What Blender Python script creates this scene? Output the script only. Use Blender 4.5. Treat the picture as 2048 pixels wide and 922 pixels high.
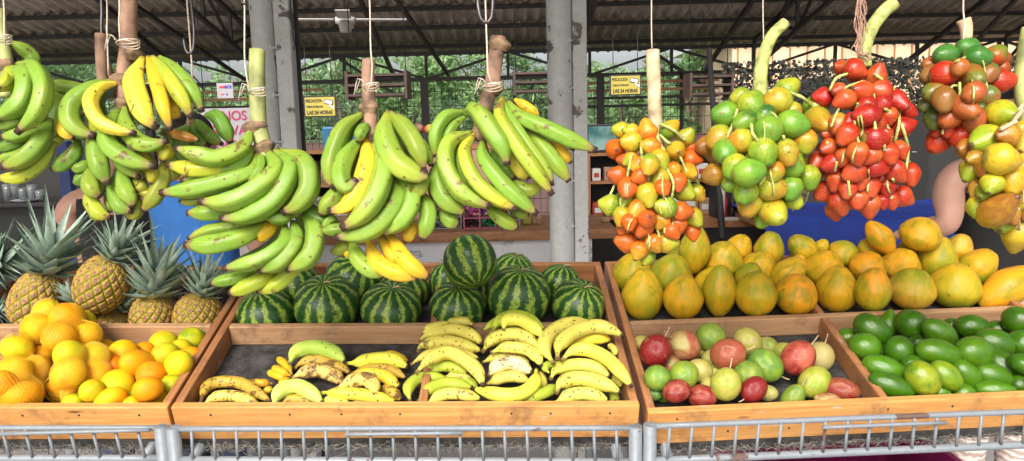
import bpy, bmesh, math, random
from mathutils import Vector, Matrix, noise
random.seed(7)
R = math.radians
for o in list(bpy.data.objects): bpy.data.objects.remove(o)
scene = bpy.context.scene
COL = scene.collection

# ------------------------------------------------------------------ camera
F = 1480.0                       # focal length in photo pixels (photo 2048 x 922)
PITCH, ROLL = R(7.7), R(1.4)
CAM = Vector((0, 0, 1.55))
fwd = Vector((0, math.cos(PITCH), -math.sin(PITCH)))
r0 = Vector((1, 0, 0)); u0 = r0.cross(fwd)
rgt = r0*math.cos(ROLL) - u0*math.sin(ROLL)
upv = u0*math.cos(ROLL) + r0*math.sin(ROLL)
cd = bpy.data.cameras.new('camera'); cam = bpy.data.objects.new('camera', cd); COL.objects.link(cam)
M = Matrix((rgt, upv, -fwd)).transposed().to_4x4(); M.translation = CAM
cam.matrix_world = M
cd.sensor_width = 36; cd.lens = 36*F/2048; cd.clip_start = .05; cd.clip_end = 500
scene.camera = cam

# ------------------------------------------------------------------ sky, sun, exposure
SUN_EL, SUN_AZ = R(40), R(196)       # azimuth measured from +Y clockwise: behind and left of the camera
w = bpy.data.worlds.new('World'); scene.world = w; w.use_nodes = True
nt = w.node_tree; bg = nt.nodes['Background']
sky = nt.nodes.new('ShaderNodeTexSky'); sky.sky_type = 'NISHITA'; sky.sun_disc = False
sky.sun_elevation = SUN_EL; sky.sun_rotation = SUN_AZ; sky.dust_density = 6; sky.air_density = 1.0; sky.ozone_density = .6
hs = nt.nodes.new('ShaderNodeHueSaturation'); hs.inputs['Saturation'].default_value = .45
nt.links.new(sky.outputs[0], hs.inputs['Color']); nt.links.new(hs.outputs[0], bg.inputs[0])
bg.inputs[1].default_value = .15
sl = bpy.data.lights.new('sun', 'SUN'); sl.energy = 1.4; sl.angle = R(20); sl.color = (1, .96, .9)
so = bpy.data.objects.new('sun', sl); COL.objects.link(so)
sd = Vector((math.sin(SUN_AZ)*math.cos(SUN_EL), math.cos(SUN_AZ)*math.cos(SUN_EL), math.sin(SUN_EL)))
so.rotation_euler = sd.to_track_quat('Z', 'Y').to_euler(); so.location = sd*30
vs = scene.view_settings; vs.view_transform = 'Standard'; vs.look = 'None'; vs.exposure = .9; vs.gamma = 1; vs.use_curve_mapping = False

# ------------------------------------------------------------------ helpers
def P(px, py, d): return CAM + rgt*((px-1024)/F*d) - upv*((py-461)/F*d) + fwd*d
def ray(px, py): return (fwd + rgt*((px-1024)/F) - upv*((py-461)/F))
def zm(x0, y0, s): return lambda x, y: (x0+x/s, y0+y/s)
def S(r, g, b, k=.8):
    f = lambda c: ((c/255+.055)/1.055)**2.4 if c > 10 else c/255/12.92
    return (f(r)*k, f(g)*k, f(b)*k)
def tag(o, label=None, cat=None, group=None, kind=None):
    if label: o['label'] = label
    if cat: o['category'] = cat
    if group: o['group'] = group
    if kind: o['kind'] = kind
    return o
def root(name, label, cat, loc, group=None):
    o = bpy.data.objects.new(name, None); COL.objects.link(o); o.location = loc; o.empty_display_size = .05
    return tag(o, label, cat, group)
def link(name, me, mat, parent=None, M=None, tint=None, tint2=None, ripe=None):
    if isinstance(me, bmesh.types.BMesh):
        b = me; me = bpy.data.meshes.new(name); b.to_mesh(me); b.free()
    o = bpy.data.objects.new(name, me); COL.objects.link(o)
    if mat and not me.materials: me.materials.append(mat)
    M = M or Matrix()
    if parent is not None:
        o.parent = parent
        o.matrix_basis = Matrix.Translation(-parent.location) @ M
    else: o.matrix_basis = M
    if tint: o.color = (*tint, 1)
    if tint2: o['tint2'] = tint2
    if ripe is not None: o['ripe'] = ripe
    return o
def smooth(me, on=True):
    for p in me.polygons: p.use_smooth = on
    return me
def bm_box(bm, lo, hi):
    vs_ = [bm.verts.new((x, y, z)) for x in (lo[0], hi[0]) for y in (lo[1], hi[1]) for z in (lo[2], hi[2])]
    for f in ((0,1,3,2),(4,6,7,5),(0,4,5,1),(2,3,7,6),(0,2,6,4),(1,5,7,3)): bm.faces.new([vs_[i] for i in f])
def box(name, lo, hi, mat, parent=None, bevel=0.0):
    """axis aligned box; local frame at its centre, local X along its longest side"""
    lo, hi = Vector(lo), Vector(hi); c = (lo+hi)/2; h = (hi-lo)/2
    ax = max(range(3), key=lambda i: h[i])
    if ax == 0: M = Matrix.Identity(3)
    elif ax == 1: M = Matrix(((0,-1,0),(1,0,0),(0,0,1)))
    else: M = Matrix(((0,0,-1),(0,1,0),(1,0,0)))
    hl = Vector([abs(x) for x in (M.transposed() @ h)])
    bm = bmesh.new(); bm_box(bm, -hl, hl)
    if bevel: bmesh.ops.bevel(bm, geom=bm.edges[:], offset=bevel, segments=2, affect='EDGES', profile=.5)
    M4 = M.to_4x4(); M4.translation = c
    return link(name, bm, mat, parent, M4)
def bar_M(p0, p1, up=Vector((0,0,1))):
    x = (p1-p0).normalized(); y = up.cross(x)
    if y.length < 1e-4: y = Vector((0,1,0)).cross(x)
    y.normalize(); z = x.cross(y)
    M = Matrix((x, y, z)).transposed().to_4x4(); M.translation = (p0+p1)/2; return M
def bar(name, p0, p1, w_, h_, mat, parent=None, bevel=0.0, up=Vector((0,0,1))):
    p0, p1 = Vector(p0), Vector(p1); L = (p1-p0).length/2
    bm = bmesh.new(); bm_box(bm, (-L, -w_/2, -h_/2), (L, w_/2, h_/2))
    if bevel: bmesh.ops.bevel(bm, geom=bm.edges[:], offset=bevel, segments=2, affect='EDGES', profile=.5)
    return link(name, bm, mat, parent, bar_M(p0, p1, up))
def add_bar(bm, p0, p1, w_, h_, up=Vector((0,0,1))):
    p0, p1 = Vector(p0), Vector(p1); M = bar_M(p0, p1, up); L = (p1-p0).length/2
    n = len(bm.verts); bm_box(bm, (-L, -w_/2, -h_/2), (L, w_/2, h_/2)); bm.verts.ensure_lookup_table()
    for v in bm.verts[n:]: v.co = M @ v.co
def catmull(pts, n):
    P_ = [pts[0]*2-pts[1]] + list(pts) + [pts[-1]*2-pts[-2]]
    segs = len(pts)-1; dense = []
    for i in range(segs):
        a, b, c, d = P_[i:i+4]
        for k in range(16):
            t = k/16
            dense.append(.5*((2*b)+(c-a)*t+(2*a-5*b+4*c-d)*t*t+(3*b-a-3*c+d)*t**3))
    dense.append(pts[-1].copy())
    L = [0]
    for a, b in zip(dense, dense[1:]): L.append(L[-1]+(b-a).length)
    out = []; j = 0
    for i in range(n):
        s = L[-1]*i/(n-1)
        while j < len(L)-2 and L[j+1] < s: j += 1
        k = (s-L[j])/max(1e-9, L[j+1]-L[j]); out.append(dense[j].lerp(dense[j+1], min(1, k)))
    return out
def add_tube(bm, pts, rad, seg=10, shape=None, caps=True, uv=True):
    """pts: Vectors; rad: f(t) ; shape: f(theta,t) multiplier"""
    n = len(pts); uvl = bm.loops.layers.uv.verify() if uv else None
    T = [(pts[min(i+1, n-1)]-pts[max(i-1, 0)]).normalized() for i in range(n)]
    a = T[0].orthogonal().normalized()
    ref = fwd if abs(T[0].dot(fwd)) < .9 else upv
    a = (ref - T[0]*ref.dot(T[0])).normalized()
    rings = []
    for i in range(n):
        t = T[i]; a = (a - t*a.dot(t)).normalized(); b = t.cross(a); tt = i/(n-1); r = rad(tt)
        ring = []
        for k in range(seg):
            th = 2*math.pi*k/seg; m = shape(th, tt) if shape else 1
            ring.append(bm.verts.new(pts[i]+(a*math.cos(th)+b*math.sin(th))*(r*m)))
        rings.append(ring)
    for i in range(n-1):
        for k in range(seg):
            k2 = (k+1) % seg
            f = bm.faces.new((rings[i][k], rings[i][k2], rings[i+1][k2], rings[i+1][k])); f.smooth = True
            if uv:
                u_ = [(i/(n-1), k/seg), (i/(n-1), (k+1)/seg), ((i+1)/(n-1), (k+1)/seg), ((i+1)/(n-1), k/seg)]
                for l, c in zip(f.loops, u_): l[uvl].uv = c
    if caps:
        f = bm.faces.new(rings[0][::-1]); g = bm.faces.new(rings[-1])
        if uv:
            for l in f.loops: l[uvl].uv = (0, .5)
            for l in g.loops: l[uvl].uv = (1, .5)
def tube(name, pts, r, mat, parent=None, seg=8, n=None, **k):
    pts = [Vector(p) for p in pts]
    if n: pts = catmull(pts, n)
    bm = bmesh.new(); c = sum(pts, Vector())/len(pts)
    add_tube(bm, [p-c for p in pts], r if callable(r) else (lambda t: r), seg)
    return link(name, bm, mat, parent, Matrix.Translation(c), **k)
def add_lathe(bm, prof, seg=24, f=None, M=None):
    """prof: (r,z) list; closed at r=0 ends"""
    rings = []
    for r, z in prof:
        if r < 1e-6: rings.append([bm.verts.new((0, 0, z))])
        else:
            ring = []
            for k in range(seg):
                th = 2*math.pi*k/seg; m = f(th, z) if f else 1
                ring.append(bm.verts.new((r*m*math.cos(th), r*m*math.sin(th), z)))
            rings.append(ring)
    fs = []
    for A, B in zip(rings, rings[1:]):
        for k in range(seg):
            k2 = (k+1) % seg
            if len(A) == 1 and len(B) == 1: continue
            if len(A) == 1: fs.append(bm.faces.new((A[0], B[k2], B[k])))
            elif len(B) == 1: fs.append(bm.faces.new((A[k], A[k2], B[0])))
            else: fs.append(bm.faces.new((A[k], A[k2], B[k2], B[k])))
    for q in fs: q.smooth = True
    if M is not None:
        for ring in rings:
            for v in ring: v.co = M @ v.co
def lathe_mesh(name, prof, seg=24, f=None):
    bm = bmesh.new(); add_lathe(bm, prof, seg, f)
    bmesh.ops.recalc_face_normals(bm, faces=bm.faces[:])
    me = bpy.data.meshes.new(name); bm.to_mesh(me); bm.free(); return me

# ------------------------------------------------------------------ materials
class NB:
    def __init__(s, name):
        s.m = bpy.data.materials.new(name); s.m.use_nodes = True; s.t = s.m.node_tree
        s.b = s.t.nodes['Principled BSDF']; s.co = s.n('TexCoord')
        s.m.diffuse_color = (.5, .5, .5, 1)
    def n(s, typ, props=None, **ins):
        x = s.t.nodes.new('ShaderNode'+typ)
        for k, v in (props or {}).items(): setattr(x, k, v)
        for k, v in ins.items():
            k = int(k[1:]) if k[0] == '_' else k.replace('_', ' ')
            s.set(x.inputs[k], v)
        return x
    def set(s, sock, v):
        if isinstance(v, bpy.types.Node): v = v.outputs[0]
        if isinstance(v, bpy.types.NodeSocket): s.t.links.new(v, sock)
        else:
            if sock.type == 'RGBA' and len(v) == 3: v = (*v, 1)
            sock.default_value = v
    def P(s, **k):
        for a, v in k.items(): s.set(s.b.inputs[a.replace('_', ' ')], v)
        return s
    def obj(s): return s.co.outputs['Object']
    def map(s, sc, src=None, loc=None):
        m = s.n('Mapping', Vector=src or s.obj(), Scale=sc)
        if loc is not None: s.set(m.inputs['Location'], loc)
        return m.outputs[0]
    def noise(s, scale, vec=None, detail=3, rough=.55, dist=0):
        return s.n('TexNoise', Vector=vec or s.obj(), Scale=scale, Detail=detail, Roughness=rough, Distortion=dist).outputs['Fac']
    def ramp(s, fac, a, b, lo=0., hi=1.):
        return s.n('MapRange', _0=fac, _1=a, _2=b, _3=lo, _4=hi).outputs[0]
    def mix(s, fac, a, b, mode='MIX'):
        m = s.n('Mix', dict(data_type='RGBA', blend_type=mode)); s.set(m.inputs[0], fac); s.set(m.inputs[6], a); s.set(m.inputs[7], b)
        return m.outputs[2]
    def math(s, op, a, b=0.):
        return s.n('Math', dict(operation=op), _0=a, _1=b).outputs[0]
    def bump(s, h, st=.3, dist=.002):
        s.set(s.b.inputs['Normal'], s.n('Bump', Strength=st, Distance=dist, Height=h).outputs[0]); return s
    def info(s):
        return s.n('ObjectInfo')
    def attr(s, name): return s.n('Attribute', dict(attribute_type='OBJECT', attribute_name=name))
    def rnd(s):
        """object coordinates shifted per object so that copies never share a pattern"""
        i = s.info().outputs['Random']; c = s.n('CombineXYZ', X=s.math('MULTIPLY', i, 37.), Y=s.math('MULTIPLY', i, 91.), Z=s.math('MULTIPLY', i, 53.))
        return s.n('VectorMath', dict(operation='ADD'), _0=s.obj(), _1=c.outputs[0]).outputs[0]
MAT = {}
def plain(name, col, rough=.6, metal=0., var=.15, sc=12, bump=0.):
    b = NB(name); n = b.noise(sc, b.rnd(), 4)
    c2 = tuple(max(0, c*(1-var*1.6)) for c in col); c1 = tuple(min(1, c*(1+var)) for c in col)
    b.P(Base_Color=b.mix(b.ramp(n, .3, .7), c2, c1), Roughness=rough, Metallic=metal)
    if bump: b.bump(n, bump, .003)
    MAT[name] = b.m; return b.m

def wood(name, col, dark, shade=.0):
    b = NB(name); v = b.rnd()
    g = b.noise(3.0, b.map((1.2, 26, 26), v), 6, .6, 1.2)
    big = b.noise(2.5, b.map((1, 3, 3), v), 2)
    c = b.mix(b.ramp(g, .38, .62), dark, col)
    c = b.mix(b.ramp(big, .35, .7, 0, .45), c, tuple(x*.62 for x in col))
    vo = b.n('TexVoronoi', Vector=b.map((2.2, 9, 9), v), Scale=1.6)
    c = b.mix(b.ramp(vo.outputs['Distance'], .03, .075, .85, 0), c, (.05, .022, .01))
    scr = b.noise(8, b.map((1.5, 9, 9), v), 8, .75)
    c = b.mix(b.ramp(scr, .62, .66, 0, .75), c, (.55, .45, .36))
    dirt = b.noise(14, v, 6, .7)
    c = b.mix(b.ramp(dirt, .53, .68, 0, .55), c, (.10, .06, .035))
    b.P(Base_Color=c, Roughness=b.ramp(dirt, .3, .7, .32, .6)); b.bump(g, .25, .001)
    MAT[name] = b.m
wood('wood', (.66, .335, .10), (.50, .215, .06))
wood('wood_brown', (.42, .185, .07), (.27, .11, .045))
wood('wood_pale', (.50, .30, .16), (.38, .20, .10))

def felt():
    b = NB('felt'); n = b.noise(30, None, 6, .7); m = b.noise(6, None, 3)
    c = b.mix(b.ramp(n, .4, .65), (.016, .015, .015), (.060, .056, .054)); c = b.mix(b.ramp(m, .55, .7, 0, .5), c, (.11, .10, .09))
    sp = b.n('TexVoronoi', Vector=b.obj(), Scale=55.)
    c = b.mix(b.ramp(sp.outputs['Distance'], .05, .1, .5, 0), c, (.22, .2, .18))
    b.P(Base_Color=c, Roughness=.9); b.bump(n, .6, .003); MAT['felt'] = b.m
felt()
def paint(name, col, under, thr=.62, rough=.45, sc=9):
    b = NB(name); n = b.noise(sc, b.rnd(), 7, .62); f = b.noise(60, None, 4, .7)
    mask = b.ramp(n, thr, thr+.015)
    c = b.mix(b.ramp(f, .35, .75), tuple(x*.8 for x in col), col); c = b.mix(mask, c, b.mix(f, under, tuple(x*.5 for x in under)))
    gr = b.noise(3, b.map((1, 1, 1)), 4, .6); c = b.mix(b.ramp(gr, .5, .7, 0, .35), c, (.2, .18, .15))
    b.P(Base_Color=c, Roughness=b.ramp(mask, 0, 1, rough, .8))
    b.bump(b.math('SUBTRACT', f, b.math('MULTIPLY', mask, 1.5)), .35, .0015); MAT[name] = b.m
paint('rail_paint', (.20, .225, .25), (.14, .085, .07), .63)
paint('post_paint', (.50, .51, .51), (.15, .13, .12), .59, .5, 6)
plain('dark_steel', (.028, .026, .026), .55, .3)
plain('hook_steel', (.10, .09, .09), .35, .8)
plain('string', (.62, .52, .42), .8, 0, .2, 200)
plain('raffia', (.50, .30, .22), .8, 0, .3, 200)
plain('twine', (.62, .55, .47), .85, 0, .25, 150)
plain('concrete', (.30, .29, .27), .85, 0, .2, 3, .2)
plain('shop_floor', (.34, .32, .30), .6, 0, .2, 2)

# ---- fruit materials
def m_plantain():
    b = NB('plantain_skin'); i = b.info(); t2 = b.attr('tint2').outputs['Color']; ripe = b.attr('ripe').outputs['Fac']
    v = b.rnd(); uv = b.n('SeparateXYZ', Vector=b.co.outputs['UV']); u, th = uv.outputs[0], uv.outputs[1]
    big = b.noise(9, v, 3); fine = b.noise(60, v, 5, .65)
    ends = b.math('POWER', b.math('ABSOLUTE', b.math('MULTIPLY', b.math('SUBTRACT', u, .45), 2.)), 3.)
    f = b.math('ADD', b.math('MULTIPLY', b.math('SUBTRACT', big, .5), 2.2), b.math('ADD', b.math('MULTIPLY', ends, .55), ripe))
    c = b.mix(b.ramp(f, .1, .9), i.outputs['Color'], t2)
    c = b.mix(b.ramp(fine, .3, .75, 0, .28), c, tuple((.36, .45, .09)))
    # ridge lines along the finger
    rg = b.math('ABSOLUTE', b.math('SUBTRACT', b.math('FRACT', b.math('MULTIPLY', th, 5.)), .5))
    lines = b.math('MULTIPLY', b.ramp(rg, .0, .055, 1, 0), b.ramp(b.noise(30, v, 4, .7), .44, .56, 0, 1))
    c = b.mix(b.math('MULTIPLY', lines, .75), c, (.10, .055, .02))
    # scuffs and specks
    sc = b.noise(26, b.map((1, 1, 1), v), 6, .7, .6)
    c = b.mix(b.ramp(sc, .60, .635, 0, .85), c, (.13, .06, .03))
    vo = b.n('TexVoronoi', Vector=v, Scale=52.)
    c = b.mix(b.math('MULTIPLY', b.ramp(vo.outputs['Distance'], .11, .17, .85, 0), b.ramp(big, .45, .52)), c, (.09, .045, .02))
    tip = b.math('ADD', u, b.math('MULTIPLY', b.math('SUBTRACT', fine, .5), .10))
    c = b.mix(b.ramp(tip, .87, .94, 0, .75), c, (.24, .15, .07))
    c = b.mix(b.ramp(tip, .94, .96, 0, 1), c, (.045, .025, .02))
    c = b.mix(b.ramp(u, .0, .05, .7, 0), c, (.22, .18, .05))
    b.P(Base_Color=c, Roughness=.38, Specular_IOR_Level=.28); b.bump(b.math('ADD', fine, b.math('MULTIPLY', big, 2.)), .22, .0012)
    MAT['plantain'] = b.m
m_plantain()
def m_banana():
    b = NB('banana_skin'); i = b.info(); t2 = b.attr('tint2').outputs['Color']; ripe = b.attr('ripe').outputs['Fac']
    v = b.rnd(); uv = b.n('SeparateXYZ', Vector=b.co.outputs['UV']); u, th = uv.outputs[0], uv.outputs[1]
    big = b.noise(14, v, 3); fine = b.noise(70, v, 5, .65)
    ends = b.math('POWER', b.math('ABSOLUTE', b.math('MULTIPLY', b.math('SUBTRACT', u, .5), 2.)), 3.)
    c = b.mix(b.ramp(b.math('ADD', big, b.math('MULTIPLY', ends, .35)), .45, .8, 0, .8), i.outputs['Color'], t2)
    rg = b.math('ABSOLUTE', b.math('SUBTRACT', b.math('FRACT', b.math('MULTIPLY', th, 5.)), .5))
    c = b.mix(b.ramp(rg, 0, .06, .35, 0), c, (.30, .22, .03))
    # freckles: denser the riper
    vo = b.n('TexVoronoi', Vector=v, Scale=95.); near = b.ramp(vo.outputs['Distance'], .17, .27, 1, 0)
    gate = b.ramp(b.math('ADD', b.noise(45, v, 2), b.math('MULTIPLY', ripe, .34)), .56, .62)
    c = b.mix(b.math('MULTIPLY', near, gate), c, (.12, .05, .018))
    bl = b.math('ADD', b.noise(34, v, 6, .72, .8), b.math('MULTIPLY', ripe, .13))
    c = b.mix(b.ramp(bl, .65, .69, 0, .85), c, (.10, .045, .02))
    tip = b.math('ADD', u, b.math('MULTIPLY', b.math('SUBTRACT', fine, .5), .06))
    c = b.mix(b.ramp(tip, .955, .975), c, (.045, .025, .018))
    c = b.mix(b.ramp(tip, .055, .02, 0, .9), c, (.13, .07, .035))
    b.P(Base_Color=c, Roughness=.45, Specular_IOR_Level=.25); b.bump(fine, .12, .001)
    MAT['banana'] = b.m
m_banana()
def m_blob(name, kind):
    b = NB(name); i = b.info(); t1 = i.outputs['Color']; t2 = b.attr('tint2').outputs['Color']; v = b.rnd()
    z = b.n('SeparateXYZ', Vector=b.obj())
    if kind == 'orange':
        big = b.noise(1.1, v, 2); por = b.n('TexVoronoi', Vector=v, Scale=26.).outputs['Distance']
        c = b.mix(b.ramp(big, .35, .65), t1, t2)
        bl = b.noise(3.5, v, 7, .7, .5); c = b.mix(b.ramp(bl, .60, .68, 0, .45), c, (.36, .16, .02))
        zz = z.outputs[2]; c = b.mix(b.ramp(zz, .955, .985, 0, .8), c, (.25, .22, .06))
        b.P(Base_Color=c, Roughness=.42, Specular_IOR_Level=.22); b.bump(b.math('ADD', por, b.math('MULTIPLY', big, .5)), .22, .05)
    elif kind == 'avocado':
        big = b.noise(1.3, v, 3); fine = b.noise(22, v, 4, .6)
        c = b.mix(b.ramp(big, .35, .7), t1, t2)
        c = b.mix(b.ramp(fine, .52, .68, 0, .55), c, (.085, .20, .01))
        bl = b.noise(2.6, v, 8, .78, .4); c = b.mix(b.ramp(bl, .575, .66, 0, .8), c, (.13, .10, .045))
        sp = b.n('TexVoronoi', Vector=v, Scale=11.); c = b.mix(b.ramp(sp.outputs['Distance'], .05, .10, .75, 0), c, (.03, .03, .012))
        b.P(Base_Color=c, Roughness=.20, Specular_IOR_Level=.5); b.bump(fine, .14, .03)
    elif kind == 'passion':
        big = b.noise(1.0, v, 3, .6, .6); fine = b.noise(20, v, 4, .7)
        c = b.mix(b.ramp(big, .42, .66), t1, t2)
        sp = b.n('TexVoronoi', Vector=v, Scale=24.); c = b.mix(b.ramp(sp.outputs['Distance'], .10, .18, .55, 0), c, (.62, .40, .28))
        c = b.mix(b.ramp(fine, .55, .8, 0, .3), c, (.55, .42, .2))
        bl = b.noise(2.4, v, 7, .72, .5); c = b.mix(b.ramp(bl, .58, .64, 0, .5), c, (.30, .17, .08))
        b.P(Base_Color=c, Roughness=.2, Specular_IOR_Level=.45); b.bump(b.math('ADD', big, b.math('MULTIPLY', fine, .3)), .25, .1)
    elif kind == 'papaya':
        st = b.noise(2.4, b.map((1, 1, .35), v), 3, .6, .5); fine = b.noise(16, v, 5, .7)
        zz = b.math('ADD', z.outputs[2], b.math('MULTIPLY', b.math('SUBTRACT', st, .5), 3.2))
        c = b.mix(b.ramp(zz, -.5, 1.0), t1, t2)
        lat = b.noise(1.2, v, 2); c = b.mix(b.ramp(lat, .45, .72, 0, .55), c, (.80, .33, .012)); gp = b.noise(1.5, b.map((1.3, 1.3, .5), v), 5, .65, .4); c = b.mix(b.ramp(gp, .47, .68, 0, .8), c, (.17, .23, .012))
        sp = b.n('TexVoronoi', Vector=v, Scale=19.); c = b.mix(b.math('MULTIPLY', b.ramp(sp.outputs['Distance'], .07, .13, .75, 0), b.ramp(lat, .4, .5)), c, (.07, .08, .02))
        bl = b.noise(2.6, v, 8, .75, .8); c = b.mix(b.ramp(bl, .61, .645, 0, .75), c, (.08, .07, .02))
        c = b.mix(b.ramp(fine, .5, .7, 0, .3), c, (.26, .26, .02))
        c = b.mix(b.ramp(z.outputs[2], .955, .985, 0, .85), c, (.10, .07, .03))
        b.P(Base_Color=c, Roughness=.38, Specular_IOR_Level=.25); b.bump(fine, .1, .04)
    elif kind == 'palm':
        n1 = b.noise(1.3, v, 3, .6, .5); fine = b.noise(14, v, 5, .7)
        zz = b.math('ADD', z.outputs[2], b.math('MULTIPLY', b.math('SUBTRACT', n1, .5), 3.0))
        c = b.mix(b.ramp(zz, -.55, .55), t1, t2)
        lon = b.noise(7, b.map((1, 1, .12), v), 3, .6); c = b.mix(b.ramp(lon, .55, .8, 0, .25), c, (.5, .3, .06)); pt = b.noise(2.0, v, 4, .6); c = b.mix(b.ramp(pt, .52, .62, 0, .35), c, b.mix(.5, t2, (.1, .03, .01)))
        bl = b.noise(2.8, v, 7, .72, .9); c = b.mix(b.ramp(bl, .595, .625, 0, .8), c, (.20, .08, .02))
        sp = b.n('TexVoronoi', Vector=v, Scale=13.); c = b.mix(b.ramp(sp.outputs['Distance'], .035, .08, .9, 0), c, (.06, .03, .015))
        zc = b.math('ADD', z.outputs[2], b.math('MULTIPLY', b.math('SUBTRACT', fine, .5), .25)); c = b.mix(b.ramp(zc, -.86, -.93, 0, .85), c, (.22, .20, .04)); c = b.mix(b.ramp(zc, .93, .99, 0, .9), c, (.07, .035, .02))
        b.P(Base_Color=c, Roughness=.22, Specular_IOR_Level=.4); b.bump(lon, .12, .05)
    MAT[kind] = b.m
for k, n_ in (('orange', 'orange_peel'), ('avocado', 'avocado_skin'), ('passion', 'passion_fruit_skin'), ('papaya', 'papaya_skin'), ('palm', 'palm_fruit_skin')): m_blob(n_, k)
def m_melon():
    b = NB('watermelon_rind'); v = b.rnd(); s_ = b.n('SeparateXYZ', Vector=b.obj())
    th = b.math('ARCTAN2', s_.outputs[1], s_.outputs[0])
    wob = b.noise(2.2, v, 3, .6); jag = b.noise(9, v, 5, .75)
    a = b.math('ADD', b.math('MULTIPLY', th, 12.), b.math('ADD', b.math('MULTIPLY', wob, 6.5), b.math('MULTIPLY', jag, 5.0)))
    st = b.math('SINE', a)
    vein = b.noise(7, b.map((1, 1, .6), v), 7, .8, 1.5)
    light = b.mix(b.ramp(vein, .47, .60), (.30, .40, .06), (.04, .12, .014))
    dark = b.mix(b.ramp(jag, .4, .62), (.010, .046, .011), (.028, .100, .020))
    c = b.mix(b.ramp(st, .0, .7), dark, light)
    r = b.n('VectorMath', dict(operation='LENGTH'), _0=b.n('CombineXYZ', X=s_.outputs[0], Y=s_.outputs[1]).outputs[0]).outputs['Value']
    c = b.mix(b.ramp(r, .05, .16, 1, 0), c, (.05, .10, .02))
    b.P(Base_Color=c, Roughness=.33, Specular_IOR_Level=.4); b.bump(vein, .05, .05); MAT['melon'] = b.m
m_melon()
def m_pine():
    b = NB('pineapple_rind'); e = b.n('Attribute', dict(attribute_name='eye')).outputs['Fac']; v = b.rnd(); n = b.noise(5, v, 4); f = b.noise(30, v, 4, .7)
    c = b.mix(b.ramp(e, .25, .8), (.13, .19, .008), (.55, .32, .02))
    c = b.mix(b.ramp(e, .82, .99), c, b.mix(b.ramp(n, .4, .6), (.28, .13, .06), (.46, .27, .15)))
    c = b.mix(b.ramp(n, .5, .7, 0, .5), c, (.60, .34, .03)); c = b.mix(b.ramp(f, .52, .66, 0, .7), c, (.16, .09, .03))
    b.P(Base_Color=c, Roughness=.5); b.bump(f, .4, .03); MAT['pine'] = b.m
    b = NB('pineapple_leaf'); v = b.rnd(); n = b.noise(9, v, 3); f = b.noise(60, b.map((1, 1, .3), v), 4)
    i = b.noise(3, v, 2)
    c = b.mix(b.ramp(n, .3, .7), (.19, .29, .22), (.36, .46, .37)); c = b.mix(b.ramp(f, .55, .75, 0, .4), c, (.40, .48, .42))
    c = b.mix(b.ramp(i, .62, .75, 0, .5), c, (.16, .15, .05))
    b.P(Base_Color=c, Roughness=.45); MAT['pine_leaf'] = b.m
m_pine()
plain('stalk_bark', (.30, .17, .11), .7, 0, .45, 22, .5)
plain('stalk_green', (.36, .38, .13), .55, 0, .35, 20, .3)
plain('collar', (.24, .15, .085), .8, 0, .4, 60, .6)
plain('rachis_green', (.42, .46, .13), .6, 0, .35, 60, .4)
plain('rachis_tan', (.55, .40, .24), .7, 0, .35, 30, .4)
plain('cut_end', (.62, .42, .28), .8, 0, .2, 40)
plain('net', (.74, .46, .02), .5, 0, .1, 40)
plain('fruit_stem', (.42, .30, .16), .7, 0, .3, 50)
plain('bract', (.42, .27, .2), .6, 0, .3, 50)
# ------------------------------------------------------------------ setting
def W(px, py, Y):
    r = ray(px, py); return CAM + r*(Y/r.y)
def quad_sheet(name, x0, x1, y0, y1, z, mat):
    bm = bmesh.new(); f = [bm.verts.new(p) for p in ((x0, y0, z), (x1, y0, z), (x1, y1, z), (x0, y1, z))]; bm.faces.new(f)
    return tag(link(name, bm, mat), kind='structure')
plain('asphalt', (.12, .12, .115), .9, 0, .2, 4, .3); plain('grass', (.06, .10, .025), .9, 0, .3, 2)
quad_sheet('ground', -150, 150, -60, 250, -.02, MAT['grass'])
quad_sheet('pavement', -40, 40, -12, 2.6, 0, MAT['concrete'])
box('shop_floor', (-12, 2.6, -.018), (12, 14.2, .012), MAT['shop_floor']).__setitem__('kind', 'structure')

# market roof: corrugated sheets on purlins and lattice trusses
b = NB('roof_sheet'); n1 = b.noise(1.4, None, 5, .7); n2 = b.noise(14, b.map((3, .25, 1)), 5, .7)
c = b.mix(b.ramp(n1, .3, .7), (.36, .30, .25), (.62, .55, .48)); c = b.mix(b.ramp(n2, .45, .7, 0, .75), c, (.10, .075, .06))
b.P(Base_Color=c, Roughness=.8); MAT['roof_sheet'] = b.m
rf = root('market_roof', 'dark corrugated market roof on black lattice trusses over the stall', 'roof', (0, 7.5, 3))
SLOPE = .21
bm = bmesh.new(); N = 1200; prev = None
for i in range(N+1):
    x = -11+22*i/N; z = 2.93+.034*math.cos(2*math.pi*x/.19)
    a = [bm.verts.new((x, 6.0, z+SLOPE*7.6)), bm.verts.new((x, 13.6, z))]  # starts well behind the eave: unseen gap added to let daylight into the shop
    if prev:
        f = bm.faces.new((prev[0], a[0], a[1], prev[1])); f.smooth = True
    prev = a
o = link('roof_sheet', bm, MAT['roof_sheet'], rf)
sm = o.modifiers.new('thickness', 'SOLIDIFY'); sm.thickness = .006; sm.offset = 1
def roofz(y): return 2.93-.034-.01+SLOPE*(13.6-y)
bm = bmesh.new(); prev = None
for i in range(N//2+1):
    x = -6+12*i/(N//2); z = 2.62+.028*math.cos(2*math.pi*x/.19)
    a = [bm.verts.new((x, .75, z)), bm.verts.new((x, 3.15, z+.52))]
    if prev: bm.faces.new((prev[0], a[0], a[1], prev[1])).smooth = True
    prev = a
o = link('eave_sheet', bm, MAT['roof_sheet'], rf); sm = o.modifiers.new('thickness', 'SOLIDIFY'); sm.thickness = .006; sm.offset = 1
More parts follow.
